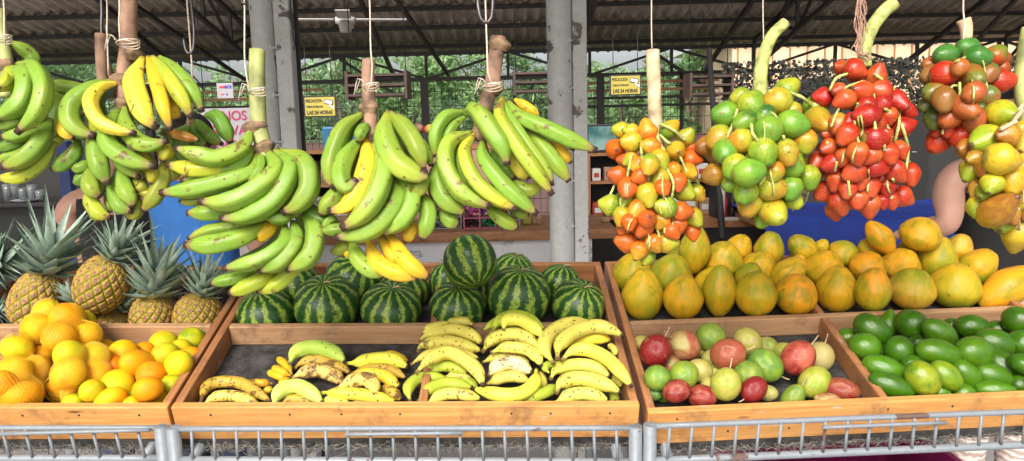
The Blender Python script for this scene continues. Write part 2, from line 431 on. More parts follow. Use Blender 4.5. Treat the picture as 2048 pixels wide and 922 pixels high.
for y in (.9, 1.9, 2.9): box('purlin', (-6, y-.03, 2.58+.217*(y-.75)-.075), (6, y+.03, 2.58+.217*(y-.75)), MAT['dark_steel'], rf)
for y in (6.05, 7.0, 8.0, 8.8, 9.6, 10.4, 11.2, 12.0, 12.9):
    box('purlin', (-11, y-.03, roofz(y)-.065), (11, y+.035, roofz(y)-.002), MAT['dark_steel'], rf)
def truss(p0, p1, h, n, name='truss', t=.06):
    """lattice girder between two points of its top chord"""
    p0, p1 = Vector(p0), Vector(p1); bm = bmesh.new(); dn = Vector((0, 0, -h))
    add_bar(bm, p0, p1, t, t); add_bar(bm, p0+dn, p1+dn, t, t)
    for i in range(n+1):
        a = p0.lerp(p1, i/n); add_bar(bm, a, a+dn, t*.8, t*.8)
        if i < n:
            c_ = p0.lerp(p1, (i+1)/n)
            if i % 2: add_bar(bm, a+dn, c_, t*.6, t*.7)
            else: add_bar(bm, a, c_+dn, t*.6, t*.7)
    return link(name, bm, MAT['dark_steel'], rf)
truss((-11, 12.7, 2.86), (11, 12.7, 2.86), .42, 16)
for x in (-8.2, -3.9, 1.1, 4.1, 8.3): truss((x, 6.1, 4.28), (x, 12.6, 2.92), .45, 7, t=.055)
for x, y0 in ((-5.3, 8.4), (-1.9, 7.2), (3.3, 7.2), (6.6, 8.4)):
    bm = bmesh.new()
    add_bar(bm, (x, y0, roofz(y0)-.1), (x, 12.6, 2.48), .05, .07); add_bar(bm, (x, y0+.1, roofz(y0)-.1), (x+.9, 12.6, 2.50), .05, .05)
    add_bar(bm, (x-.9, 12.6, 2.80), (x, 12.6, 2.2), .05, .05); link('brace', bm, MAT['dark_steel'], rf)
for x in (-8.0, -6.1, -1.42, 1.55, 4.35, 7.6, 10.4): box('roof_post', (x-.06, 12.64, .012), (x+.06, 12.76, 2.46), MAT['dark_steel'], rf)

# mesh fence along the back
fe = root('mesh_fence', 'tall welded wire mesh fence closing the back of the market', 'fence', (-1.5, 13, 0))
bm = bmesh.new()
x = -11
while x < 7.4:
    add_bar(bm, (x, 13, .05), (x, 13, 2.42), .007, .007); x += .12
for z in (.1, .35, .7, 1.05, 1.4, 1.72, 2.0, 2.25, 2.42): add_bar(bm, (-11, 13.006, z), (7.4, 13.006, z), .010, .010)
link('wire_mesh', bm, MAT['dark_steel'], fe)
for x in (-10, -4.2, .1, 3.0, 5.9): box('fence_post', (x-.03, 13.01, 0), (x+.03, 13.07, 2.44), MAT['dark_steel'], fe)
for x0, x1 in ((-5.6, -3.2), (1.2, 3.6)):
    for z in (2.30, 2.17, 2.04, 1.9):
        box('rail', (x0, 12.9, z), (x1, 12.94, z+.045), MAT['wood_brown'] if z > 2.1 else MAT['dark_steel'], fe)
plain('kerb_pink', (.50, .33, .30), .8, 0, .1, 5)
tag(box('low_wall', (-12, 13.5, -.01), (12, 13.65, 1.42), MAT['kerb_pink']), 'low pinkish wall just outside the wire mesh fence', 'wall')

# tan building behind on the right
plain('tan_wall', (.60, .46, .30), .8, 0, .15, 1.5); plain('white_wall', (.7, .7, .68), .7, 0, .1, 2)
tb = root('tan_building', 'tan boarded building beyond the fence on the right', 'building', (8, 18, 0))
box('wall', (4.9, 16.5, 0), (19, 21, 3.45), MAT['tan_wall'], tb); box('roof', (4.6, 16.2, 3.45), (19.3, 21.3, 3.60), MAT['white_wall'], tb)
bm = bmesh.new()
for k in range(36): bm_box(bm, (5.0+k*.38, 16.47, .05), (5.03+k*.38, 16.5, 3.2))
link('board_joint', bm, MAT['wood_brown'], tb)
box('window', (6.2, 16.44, 1.5), (7.4, 16.5, 2.5), MAT['dark_steel'], tb)

# trees and shrubs behind the fence
def leaf_mat(name, a, b_, hi):
    b = NB(name); n = b.noise(1.3, None, 3); f = b.noise(9, None, 3)
    c = b.mix(b.ramp(n, .35, .65), a, b_); c = b.mix(b.ramp(f, .5, .75, 0, .6), c, hi)
    b.P(Base_Color=c, Roughness=.5); b.b.inputs['Transmission Weight'].default_value = 0
    t = b.n('BsdfTranslucent', Color=c); mx = b.n('MixShader', _0=.35); b.t.links.new(b.b.outputs[0], mx.inputs[1]); b.t.links.new(t.outputs[0], mx.inputs[2])
    b.t.links.new(mx.outputs[0], b.t.nodes['Material Output'].inputs[0]); MAT[name] = b.m
leaf_mat('leaf_bright', (.14, .27, .08), (.26, .42, .17), (.5, .62, .38))
leaf_mat('leaf_dark', (.08, .16, .055), (.16, .28, .11), (.34, .46, .24))
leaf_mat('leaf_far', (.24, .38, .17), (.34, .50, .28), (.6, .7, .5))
plain('bark', (.13, .10, .07), .9, 0, .3, 10, .5)
def crown(rnd, blobs, n, size, long=1.0):
    bm = bmesh.new()
    for _ in range(n):
        cx, cy, cz, rx, rz = rnd.choice(blobs)
        d = Vector((rnd.gauss(0, 1), rnd.gauss(0, 1), rnd.gauss(0, 1))).normalized()*(rnd.random()**.45)
        p = Vector((cx+d.x*rx, cy+d.y*rx, cz+d.z*rz))
        if noise.noise(p*1.6) < -.12: continue
        a = Vector((rnd.gauss(0, 1), rnd.gauss(0, 1), rnd.gauss(-.3, .8))).normalized(); b_ = a.orthogonal().normalized()
        b_.rotate(Matrix.Rotation(rnd.random()*6.3, 3, a)); s_ = size*(.5+rnd.random())
        v = [p-a*s_*long, p+b_*s_*.32, p+a*s_*long, p-b_*s_*.32]
        bm.faces.new([bm.verts.new(q) for q in v])
    return bm
rt = random.Random(3)
tree_specs = [ # x, y, height, spread, material, kind, label, category
 (-8.6, 15.6, 3.3, 1.5, 'leaf_dark', 'shrub', 'dark leafy shrub at the far left behind the wire fence', 'shrub'),
 (-6.0, 15.2, 3.0, 1.3, 'leaf_bright', 'shrub', 'bright green shrub behind the fence above the restrictions notice', 'shrub'),
 (-3.7, 16.2, 3.6, 1.5, 'leaf_dark', 'tree', 'dense dark tree behind the fence between the left post and yellow sign', 'tree'),
 (-2.1, 15.0, 3.0, 1.2, 'leaf_bright', 'shrub', 'light green shrub behind the fence right of the left warning sign', 'shrub'),
 (-.6, 15.6, 3.5, 1.4, 'leaf_bright', 'tree', 'bright tree filling the gap above the fifth plantain bunch', 'tree'),
 (.8, 15.1, 2.9, 1.2, 'leaf_dark', 'shrub', 'darker shrub behind the fence next to the right post', 'shrub'),
 (2.3, 15.4, 2.7, 1.2, 'leaf_bright', 'shrub', 'tall grassy shrub behind the fence under the right warning sign', 'shrub'),
 (3.8, 16.0, 3.0, 1.1, 'leaf_dark', 'shrub', 'dark shrub in front of the tan building corner', 'shrub'),
 (-11.0, 17.0, 4.2, 2.0, 'leaf_dark', 'tree', 'large dark tree at the left end beyond the fence', 'tree')]
for x, y, h, sp, mt, kind, lab, cat in tree_specs:
    x *= 1.16; y += 2.6; h *= 1.18; sp *= 1.1
    t = root(kind, lab, cat, (x, y, 0), 'trees and shrubs beyond the fence')
    tube('trunk', [Vector((x, y, -.03)), Vector((x+.1, y, h*.35)), Vector((x-.05, y, h*.7))], lambda q: .09*(1-.6*q), MAT['bark'], t, 8, 8)
    for k in range(4):
        a = rt.random()*6.3; tube('limb', [Vector((x+.05, y, h*(.3+.1*k))), Vector((x+math.cos(a)*sp*.4, y+math.sin(a)*sp*.4, h*(.5+.1*k))), Vector((x+math.cos(a)*sp*.8, y+math.sin(a)*sp*.8, h*(.62+.09*k)))], lambda q: .035*(1-.7*q), MAT['bark'], t, 6, 6)
    blobs = [(x+rt.uniform(-sp, sp)*.75, y+rt.uniform(-sp, sp)*.5, h*rt.uniform(.18, .92), sp*rt.uniform(.35, .6), h*rt.uniform(.10, .2)) for _ in range(13)]
    link('crown', crown(rt, blobs, 8000, .065, 1.4), MAT[mt], t)
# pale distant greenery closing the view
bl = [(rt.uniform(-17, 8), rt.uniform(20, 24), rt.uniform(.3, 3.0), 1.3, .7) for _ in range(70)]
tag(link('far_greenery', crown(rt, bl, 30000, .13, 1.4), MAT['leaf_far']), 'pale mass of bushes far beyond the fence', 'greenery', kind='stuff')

# ------------------------------------------------------------------ posts of the stall front
for nm, lab, top, bot, parts in (
    ('steel_post', 'peeling grey double post between the third and fourth plantain bunches', 0, 900,
     [('pipe', 527, 44), ('channel', 566, 30)]),
    ('steel_post', 'scuffed grey double post right of the fifth plantain bunch', 0, 900,
     [('pipe', 1119, 48), ('channel', 1158, 27)])):
    Y = 2.62; base = W(parts[0][1]+18, 400, Y)
    p = root(nm, lab, 'post', (base.x, Y, 0), 'grey posts holding the roof')
    for k, (pn, px, wpx) in enumerate(parts):
        c0 = W(px + (12 if px < 800 else 2), 230, Y); r = wpx/2/F*2.72
        if pn == 'pipe': o = tube('pipe', [Vector((c0.x, Y, z)) for z in [i*.11 for i in range(31)]], r, MAT['post_paint'], p, 24)
        else:
            o = box('channel', (c0.x-r, Y-.02, 0), (c0.x+r, Y+.04, 3.26), MAT['post_paint'], p, .004)
            for z in [1.05+.16*q for q in range(12)]:
                bm = bmesh.new(); bm_box(bm, (-1.0*r, -.0075, -.003), (.6*r, -.0035, .003)); bm_box(bm, (-.35*r, -.012, -.006), (.0*r, .002, .008))
                link('wire_strap', bm, MAT['post_paint'], p, Matrix.Translation((c0.x-1.3*r, Y-.02, z)))
    c0 = W(parts[0][1]-12, 230, Y)
    box('flat_bar', (c0.x-.014, Y+.03, 0), (c0.x+.016, Y+.05, 3.24), MAT['post_paint'], p)
    if parts[0][1] < 800: box('flat_bar', (W(592, 230, Y).x-.006, Y+.045, 0), (W(592, 230, Y).x+.012, Y+.06, 3.24), MAT['dark_steel'], p)

plain('wood_dark', (.07, .04, .03), .6, 0, .3, 8)
# ------------------------------------------------------------------ trays
class Tray:
    def __init__(s, FL, FR, vp=(990, -240)):
        s.O = FL; s.U = (FR-FL).normalized(); s.w = (FR-FL).length
        s.V = ray(*vp).normalized(); s.N = s.U.cross(s.V).normalized()
    def p(s, u, v, h): return s.O + s.U*u + s.V*v + s.N*h
    def uvh(s, q):
        q = q-s.O; h = q.dot(s.N); q = q-s.N*h; c = s.U.dot(s.V); a, b_ = q.dot(s.U), q.dot(s.V)
        v = (b_-a*c)/(1-c*c); return a-v*c, v, h
    def hit_h(s, px, py, h):
        r = ray(px, py); t = (s.O + s.N*h - CAM).dot(s.N)/r.dot(s.N); return CAM+r*t, t
    def hit_v(s, px, py, v):
        n = s.U.cross(s.N).normalized(); r = ray(px, py); t = (s.O + s.V*v - CAM).dot(n)/r.dot(n); return CAM+r*t, t
    def board(s, name, c0, c1, mat, parent, bevel=.0028):
        """(u,v,h) corner to corner"""
        cs = [s.p(u, v, h) for u in (c0[0], c1[0]) for v in (c0[1], c1[1]) for h in (c0[2], c1[2])]
        c = sum(cs, Vector())/8; longu = (c1[0]-c0[0]) > (c1[1]-c0[1])
        X = s.U if longu else s.V; Z = s.N; Yv = Z.cross(X); M = Matrix((X, Yv, Z)).transposed().to_4x4(); M.translation = c; I = M.inverted()
        bm = bmesh.new(); vs_ = [bm.verts.new(I @ q) for q in cs]
        for f in ((0,1,3,2),(4,6,7,5),(0,4,5,1),(2,3,7,6),(0,2,6,4),(1,5,7,3)): bm.faces.new([vs_[i] for i in f])
        bmesh.ops.recalc_face_normals(bm, faces=bm.faces[:])
        if bevel: bmesh.ops.bevel(bm, geom=bm.edges[:], offset=bevel, segments=2, affect='EDGES', profile=.5)
        return link(name, bm, mat, parent, M)
TL = Tray(P(-300, 817, 1.6), P(334, 815, 1.6)); TC = Tray(P(341, 815, 1.6), P(1280, 811, 1.6)); TR = Tray(P(1297, 826, 1.6), P(2260, 781, 1.66))
FL_H = -.058; BT = .019
def vof(T, px, py, h=0): return T.uvh(T.hit_h(px, py, h)[0])[1]
def uof(T, px, py, h=0): return T.uvh(T.hit_h(px, py, h)[0])[0]
for T, ref_div, ref_back in ((TL, (300, 652), (30, 538)), (TC, (650, 652), (700, 531)), (TR, (1450, 640), (1215, 528))):
    T.div = vof(T, *ref_div); T.back = vof(T, *ref_back); T.len = T.back+BT
def make_tray(T, label, parts):
    t = root('produce_tray', label, 'wooden tray', T.p(T.w/2, T.len/2, -.1), 'slanted wooden display trays')
    T.board('floor_panel', (.002, .004, FL_H-.012), (T.w-.002, T.len-.002, FL_H), MAT['felt'], t, 0)
    T.board('front_board', (0, 0, -.088), (T.w, BT, 0), MAT['wood'], t)
    T.board('back_board', (0, T.back, -.088), (T.w, T.len, 0), MAT['wood_brown'], t)  # inner boards browner than the front: shading put into their colour
    for u in (0, T.w-BT): T.board('side_board', (u, BT+.001, -.088), (u+BT, T.back-.001, -.001), MAT['wood_brown'], t)
    T.board('divider', (BT+.001, T.div, FL_H+.001), (T.w-BT-.001, T.div+BT, -.002), MAT['wood_pale'], t)
    for u0, v0, v1 in parts: T.board('divider', (u0-BT/2, v0, FL_H+.001), (u0+BT/2, v1, -.003), MAT['wood_brown'], t)
    # nail heads along the front board
    bm = bmesh.new(); add_lathe(bm, [(0, -.0012), (.0022, -.001), (.0025, .001)], 8); nm = bpy.data.meshes.new('nail'); bm.to_mesh(nm); bm.free()
    for q in range(9):
        u = T.w*(q+.5)/9+random.uniform(-.03, .03)
        link('nail', nm, MAT['dark_steel'], t, Matrix.Translation(T.p(u, -.0005, random.choice((-.02, -.06)))) @ T.V.to_track_quat('Z', 'Y').to_matrix().to_4x4())
    return t
e = .001
uTL = uof(TL, 165, 545); uTL2 = uof(TL, 20, 700)
make_tray(TL, 'wooden tray on the left holding the pineapples and the oranges', [(uTL, TL.div+BT+e, TL.back-e), (uTL2, BT+e, TL.div-e)])
uTC = uof(TC, 875, 590)
make_tray(TC, 'wooden tray in the middle holding watermelons and bananas', [(uTC, TC.div+BT+e, TC.back-e), (uTC, BT+e, TC.div-e)])
uTR = uof(TR, 1700, 700); uTR2 = uof(TR, 1640, 620)
make_tray(TR, 'wooden tray on the right holding papayas, passion fruit and avocados', [(uTR, BT+e, TR.div-e), (uTR2, TR.div+BT+e, TR.back-e)])

# ------------------------------------------------------------------ painted rail stands in front of the trays
plain('fluff', (.20, .185, .165), .95, 0, .4, 80, .8)
def stand(label, T, x0, x1, yt, yb, picks, lean, dpt=1.575, low=True, postx=()):
    g = root('rail_stand', label, 'metal stand', T.p(T.w/2, 0, -.3), 'painted rail stands')
    q = lambda x, y, dd=0: P(x, y, dpt+dd)
    ty = lambda x: yt[0]+(yt[1]-yt[0])*(x-x0)/(x1-x0); by = lambda x: yb[0]+(yb[1]-yb[0])*(x-x0)/(x1-x0)
    tube('top_rail', [q(x0, ty(x0)), q((x0+x1)/2, ty((x0+x1)/2)), q(x1, ty(x1))], .0064, MAT['rail_paint'], g, 12, 12)
    tube('bottom_rail', [q(x0, by(x0), .01), q(x1, by(x1), .01)], .0085, MAT['rail_paint'], g, 12, 8)
    for i, x in enumerate(picks): tube('picket', [q(x, ty(x)+4, -.004), q(x+lean, by(x)-2, .004)], .0034, MAT['rail_paint'], g, 8)
    for x in postx:
        a = q(x, ty(x)-4); b_ = Vector((a.x, a.y+.02, 0.0)); tube('leg', [a, b_], .0145, MAT['rail_paint'], g, 12)
    for xb in (x0+40, x1-40):
        a = q(xb, by(xb), .03); c_ = Vector((a.x, a.y+.62, 0.0)); tube('leg', [Vector((a.x, a.y+.62, T.p(T.w/2, T.len, 0).z-.12)), c_], .014, MAT['rail_paint'], g, 12)
        tube('bearer', [a, Vector((a.x, a.y+.62, T.p(T.w/2, T.len, 0).z-.13))], .012, MAT['rail_paint'], g, 10)
    return g
s1 = stand('pale painted rail stand under the pineapple and orange tray', TL, -260, 330, (856, 856), (917, 917), [5+45*k-90 for k in range(10) if 5+45*k-90 < 318], 15, postx=(322,))
s2 = stand('peeling painted rail stand under the banana tray', TC, 345, 1278, (858, 856), (920, 924), [383+44.7*k for k in range(20)], 3, postx=(346, 1271))
tube('spare_rail', [P(690, 869, 1.56), P(926, 866, 1.56)], .0042, MAT['rail_paint'], s2, 8, 6)
tube('spare_rail', [P(0, 868, 1.56), P(300, 860, 1.56)], .0042, MAT['rail_paint'], s1, 8, 6)
s3 = stand('pale blue-grey rail stand under the passion fruit and avocado tray', TR, 1297, 2260, (853, 815), (922, 880), [1340+44.5*k for k in range(20)], -6, postx=(1300,))
tube('spare_rail', [P(1645, 855, 1.56), P(1892, 845, 1.56)], .0042, MAT['rail_paint'], s3, 8, 6)
# frayed felt and dust hanging under each tray front
rf_ = random.Random(9)
for T, lab in ((TL, 'frayed grey felt edge and dust under the orange tray'), (TC, 'frayed grey felt edge and dust under the banana tray'), (TR, 'frayed grey felt edge and dust under the avocado tray')):
    bm = bmesh.new()
    for _ in range(int(T.w*600)):
        u = rf_.random()*T.w; p0 = T.p(u, -.004-rf_.random()*.006, -.10-abs(rf_.gauss(0, .008)))
        a = Vector((rf_.gauss(0, 1), rf_.gauss(0, .5), rf_.gauss(-.5, .6))).normalized()*rf_.uniform(.005, .02)
        b_ = a.orthogonal().normalized()*.0006
        bm.faces.new([bm.verts.new(x) for x in (p0-a-b_, p0+a-b_, p0+a*1.2+b_, p0-a+b_)])
    o = link('felt_fringe', bm, MAT['fluff']); tag(o, lab, 'felt edging', kind='stuff')
    T.board('felt_strip', (0, -.002, -.112), (T.w, .06, -.0885), MAT['felt'], None, 0)
for o, l in zip([x for x in scene.objects if x.name.startswith('felt_strip')], ('orange', 'banana', 'avocado')): tag(o, 'strip of dirty dark felt under the front of the %s tray' % l, 'felt strip')

# magenta plastic crate on the ground under the right tray
plain('magenta', (.42, .03, .17), .4, 0, .05, 4)
cr = root('plastic_crate', 'magenta plastic crate low down under the avocado tray', 'crate', (1.0, 1.9, 0))
cx = W(1690, 912, 1.85).x; zt = W(1690, 905, 1.85).z
for lo, hi, nm in (((cx-.27, 1.75, 0), (cx+.27, 1.765, zt), 'side_panel'), ((cx-.27, 2.1, 0), (cx+.27, 2.115, zt), 'side_panel'), ((cx-.27, 1.766, 0), (cx-.255, 2.099, zt), 'end_panel'), ((cx+.255, 1.766, 0), (cx+.27, 2.099, zt), 'end_panel'), ((cx-.254, 1.766, .02), (cx+.254, 2.099, .035), 'bottom')):
    box(nm, lo, hi, MAT['magenta'], cr)

# ------------------------------------------------------------------ interior things
def text(name, s, size, M, mat, parent, bold=0., align='CENTER', ext=.0006, sx=1.0):
    cu = bpy.data.curves.new(name, 'FONT'); cu.body = s; cu.size = size; cu.align_x = align; cu.align_y = 'CENTER'; cu.extrude = ext; cu.offset = bold
    t = bpy.data.objects.new(name, cu); COL.objects.link(t)
    bpy.context.view_layer.update()
    me = bpy.data.meshes.new_from_object(t.evaluated_get(bpy.context.evaluated_depsgraph_get()))
    bpy.data.objects.remove(t); me.materials.clear()
    return link(name, me, mat, parent, M @ Matrix.Diagonal((sx, 1, 1, 1)))
FACE = Matrix(((1, 0, 0), (0, 0, -1), (0, 1, 0))).to_4x4()     # text plane faces -Y
def at(x, y, z): return Matrix.Translation((x, y, z)) @ FACE
plain('sign_yellow', (.40, .33, .05), .5, 0, .08, 3); plain('ink', (.012, .012, .012), .5, 0, 0, 3); plain('sign_white', (.33, .31, .33), .5, 0, .05, 3)
plain('ink_magenta', (.33, .02, .08), .5, 0, 0, 3); plain('sign_frame', (.015, .015, .02), .45, 0, 0, 3); plain('cam_grey', (.65, .65, .68), .4, 0, .05, 8)
def warn_sign(cx_, cy_, Y, wpx, lab):
    c = W(cx_, cy_, Y); s_ = wpx/F*Y/.62; k = s_*.62
    g = root('warning_sign', lab, 'sign', c, 'yellow surveillance warning signs')
    X, Z = c.x, c.z; w2, h2 = k*.5, k*.32
    box('backing', (X-w2-.012*s_, Y+.001, Z-h2-.012*s_), (X+w2+.012*s_, Y+.018, Z+h2+.012*s_), MAT['sign_frame'], g)
    box('panel', (X-w2+.008, Y-.004, Z-h2+.008), (X+w2-.008, Y, Z+h2-.008), MAT['sign_yellow'], g)
    text('lettering', 'PRECAUCIÓN', k*.135, at(X-k*.19, Y-.006, Z+h2*.55), MAT['ink'], g, .001, sx=.62)
    text('lettering', 'CÁMARA DE VIGILANCIA', k*.085, at(X-k*.16, Y-.006, Z-h2*.02), MAT['ink'], g, .0008, sx=.55)
    text('lettering', 'LAS 24 HORAS', k*.16, at(X-k*.01, Y-.006, Z-h2*.60), MAT['ink'], g, .002, sx=.78)
    # security camera pictogram
    bm = bmesh.new()
    cx0, cz0 = X+k*.28, Z+h2*.42
    for i in range(2): add_bar(bm, (cx0-k*.12, Y-.0075-i*.001, cz0+k*.03), (cx0+k*.14, Y-.0075-i*.001, cz0-k*.03), .003, k*(.15 if i == 0 else .13))
    o = link('camera_symbol', bm, MAT['ink'], g)
    bm = bmesh.new(); add_bar(bm, (cx0-k*.11, Y-.0105, cz0+k*.028), (cx0+k*.12, Y-.0105, cz0-k*.026), .002, k*.105)
    add_bar(bm, (cx0+k*.02, Y-.009, cz0-k*.08), (cx0+k*.12, Y-.009, cz0-k*.17), .002, k*.05); add_bar(bm, (cx0+k*.1, Y-.0095, cz0-k*.14), (cx0+k*.17, Y-.0095, cz0-k*.19), .002, k*.07)
    link('camera_symbol', bm, MAT['cam_grey'], g)
    bm = bmesh.new(); add_lathe(bm, [(0, 0), (k*.035, 0), (k*.035, .002)], 14, None, Matrix.Translation((cx0-k*.1, Y-.0112, cz0+k*.028)) @ FACE.inverted()); link('camera_symbol', bm, MAT['ink'], g)
    for dx in (-.8, .8): tube('hanging_wire', [Vector((X+w2*dx, Y+.01, Z+h2)), Vector((X+w2*dx, Y+.01, 2.47 if Y > 6 else roofz(Y)-.12))], .004, MAT['dark_steel'], g, 5)
    return g
warn_sign(640, 213, 7.0, 62, 'yellow warning sign with camera symbol hanging beside the left post')
warn_sign(1251, 170, 7.4, 60, 'yellow warning sign with camera symbol hanging beside the orange palm fruit stem')
# white notices
Y = 5.6; c = W(468, 262, Y); k = .55
g = root('notice_board', 'white notice with red letters behind the third plantain bunch', 'sign', c)
hw = 62/F*Y; box('panel', (c.x-hw, Y, c.z-.20), (c.x+hw, Y+.015, c.z+.17), MAT['sign_white'], g)
for i, s_ in enumerate(('NOS', 'RESERVAMOS', 'EL DERECHO')): text('lettering', s_, .10, at(c.x+.01, Y-.003, c.z+.11-i*.108), MAT['ink_magenta'], g, .0015, sx=.93)
for dx in (-.9, .9): tube('hanging_wire', [Vector((c.x+hw*dx, Y+.008, c.z+.17)), Vector((c.x+hw*dx, Y+.008, roofz(Y)))], .003, MAT['dark_steel'], g, 5)
Y = 6.2; c = W(450, 181, Y)
g = root('poster', 'small white poster with a red and blue logo above the red lettered notice', 'poster', c)
box('panel', (c.x-.066, Y, c.z-.062), (c.x+.066, Y+.008, c.z+.062), MAT['sign_white'], g)
plain('logo_red', (.6, .02, .03), .5, 0, 0, 3); plain('logo_blue', (.03, .06, .4), .5, 0, 0, 3)
box('logo', (c.x-.045, Y-.002, c.z+.02), (c.x-.002, Y-.0005, c.z+.036), MAT['logo_red'], g)
text('lettering', 'BCR', .032, at(c.x+.028, Y-.003, c.z+.028), MAT['logo_blue'], g, .001)
box('logo', (c.x-.035, Y-.002, c.z-.036), (c.x-.01, Y-.0005, c.z-.026), MAT['logo_red'], g); box('logo', (c.x+.008, Y-.002, c.z-.04), (c.x+.022, Y-.0005, c.z-.024), MAT['logo_blue'], g)
for dx in (-.05, .05): tube('hanging_wire', [Vector((c.x+dx, Y+.004, c.z+.062)), Vector((c.x+dx, Y+.004, roofz(Y)))], .002, MAT['dark_steel'], g, 5)

# ceiling fan
c = W(690, 42, 6.9); fz = c.z
g = root('ceiling_fan', 'white ceiling fan with flat blades hanging under the roof', 'fan', c)
plain('fan_white', (.45, .43, .40), .5, 0, .1, 6)
tube('rod', [Vector((c.x, 6.9, fz+.03)), Vector((c.x, 6.9, roofz(6.9)))], .012, MAT['dark_steel'], g)
bm = bmesh.new(); add_lathe(bm, [(0, -.10), (.05, -.10), (.06, -.03), (.09, -.02), (.09, .03), (0, .04)], 20, None, Matrix.Translation((c.x, 6.9, fz))); link('motor', bm, MAT['fan_white'], g)
for a in (10, 100, 190, 280):
    d = Vector((math.cos(R(a)), math.sin(R(a)), 0)); bar('blade', Vector((c.x, 6.9, fz+.01))+d*.1, Vector((c.x, 6.9, fz+.01))+d*.55, .12, .008, MAT['fan_white'], g)

# marble fronted counter with wooden top
b = NB('marble'); n = b.noise(5, None, 6, .6, 2.0); q = b.noise(2, None, 4)
c_ = b.mix(b.ramp(n, .53, .57), (.62, .63, .66), (.24, .27, .29)); c_ = b.mix(b.ramp(n, .575, .61), c_, (.60, .61, .64)); c_ = b.mix(b.ramp(q, .6, .75, 0, .5), c_, (.30, .32, .35))
b.P(Base_Color=c_, Roughness=.25); MAT['marble'] = b.m
Y = 3.55
a, z1, xr = W(600, 470, Y), W(900, 474, Y).z, W(1236, 460, Y).x
g = root('counter', 'long counter with a wooden top and grey veined marble front behind the watermelons', 'counter', ((a.x+xr)/2, Y+.2, 0))
box('top', (a.x, Y, z1-.028), (xr, Y+.62, z1+.022), MAT['wood_brown'], g, .012)
box('front_panel', (a.x+.03, Y+.06, .1), (xr-.16, Y+.10, z1-.029), MAT['marble'], g); box('end_panel', (xr-.158, Y+.06, .1), (xr-.12, Y+.58, z1-.029), MAT['marble'], g)
box('plinth', (a.x+.05, Y+.12, .012), (xr-.18, Y+.5, .099), MAT['dark_steel'], g)
ztop = z1+.022

def candy_box(px0, px1, py0, Yc, colr, lab, wrap):
    a_, b_ = W(px0, py0, Yc), W(px1, py0, Yc); H = a_.z-ztop
    g = root('candy_box', lab, 'box', ((a_.x+b_.x)/2, Yc, ztop), 'candy boxes on the counter')
    m = MAT[wrap]; t_ = .006
    box('side_panel', (a_.x, Yc, ztop+.001), (a_.x+t_, Yc+.16, ztop+H), m, g); box('side_panel', (b_.x-t_, Yc, ztop+.001), (b_.x, Yc+.16, ztop+H), m, g)
    box('bottom', (a_.x+t_, Yc, ztop+.001), (b_.x-t_, Yc+.16, ztop+.006), m, g); box('divider', (a_.x+t_, Yc+.001, ztop+H*.48), (b_.x-t_, Yc+.159, ztop+H*.52), m, g)
    mid = (a_.x+b_.x)/2; box('divider', (mid-.003, Yc, ztop+.007), (mid+.003, Yc+.158, ztop+H*.478), m, g); box('divider', (mid-.003, Yc, ztop+H*.522), (mid+.003, Yc+.158, ztop+H), m, g)
    for k, cc in enumerate(colr):
        bm = bmesh.new(); cx_ = (a_.x+mid)/2 if k % 2 == 0 else (b_.x+mid)/2; cz_ = ztop+.006+(H*.52 if k < 2 else 0); hw_ = (b_.x-a_.x)/4-.01
        for _ in range(42):
            p_ = Vector((cx_+rt.uniform(-hw_, hw_), Yc+rt.uniform(.01, .13), cz_+.008+rt.random()*H*.34)); d_ = Vector((rt.gauss(0, 1), rt.gauss(0, 1), rt.gauss(0, .6))).normalized()
            add_bar(bm, p_-d_*.010, p_+d_*.010, .011, .009)
        link('sweets', bm, cc, g)
plain('sweet_pink', (.60, .10, .35), .25, .2, .4, 90); plain('sweet_purple', (.28, .04, .42), .2, .3, .4, 90); plain('sweet_green', (.01, .28, .10), .2, .3, .5, 90); plain('sweet_dark', (.04, .02, .03), .3, 0, .3, 90); plain('sweet_red', (.5, .03, .04), .25, .1, .4, 90); plain('sweet_tan', (.42, .24, .14), .4, 0, .4, 60)
plain('box_clear', (.30, .32, .33), .3, 0, .1, 10); plain('box_pink', (.52, .14, .22), .4, 0, .1, 10)
candy_box(926, 992, 416, 3.66, [MAT['sweet_pink'], MAT['sweet_purple'], MAT['sweet_dark'], MAT['sweet_green']], 'pink trimmed box of pink, purple and green wrapped sweets on the counter', 'box_pink')
candy_box(866, 922, 410, 3.68, [MAT['sweet_tan'], MAT['sweet_tan'], MAT['box_clear'], MAT['box_clear']], 'clear box of pale sweets left of the pink trimmed box', 'box_clear')
candy_box(996, 1040, 424, 3.68, [MAT['sweet_red'], MAT['sweet_tan'], MAT['sweet_red'], MAT['sweet_tan']], 'clear box of red and tan sweets right of the pink trimmed box', 'box_clear')
plain('bread', (.45, .26, .12), .7, 0, .3, 40)
# wrapped snack packets
for px, py, w_, h_, lab, mt in ((1052, 395, .05, .12, 'yellow snack packet standing on the counter by the right post', 'sign_yellow'), (1075, 430, .05, .06, 'tan snack packet lying at the foot of the yellow packet', 'sweet_tan'), (1210, 440, .05, .03, 'flat tan packet on the counter end right of the post', 'bread')):
    c = W(px, py, 3.78); bm = bmesh.new(); bm_box(bm, (-w_/2, -.015, 0), (w_/2, .015, h_)); bmesh.ops.bevel(bm, geom=bm.edges[:], offset=.011, segments=3, affect='EDGES', profile=.5)
    tag(link('snack_packet', bm, MAT[mt], None, Matrix.Translation((c.x, 3.78, ztop+.0005))), lab, 'packet', 'snack packets on the counter')
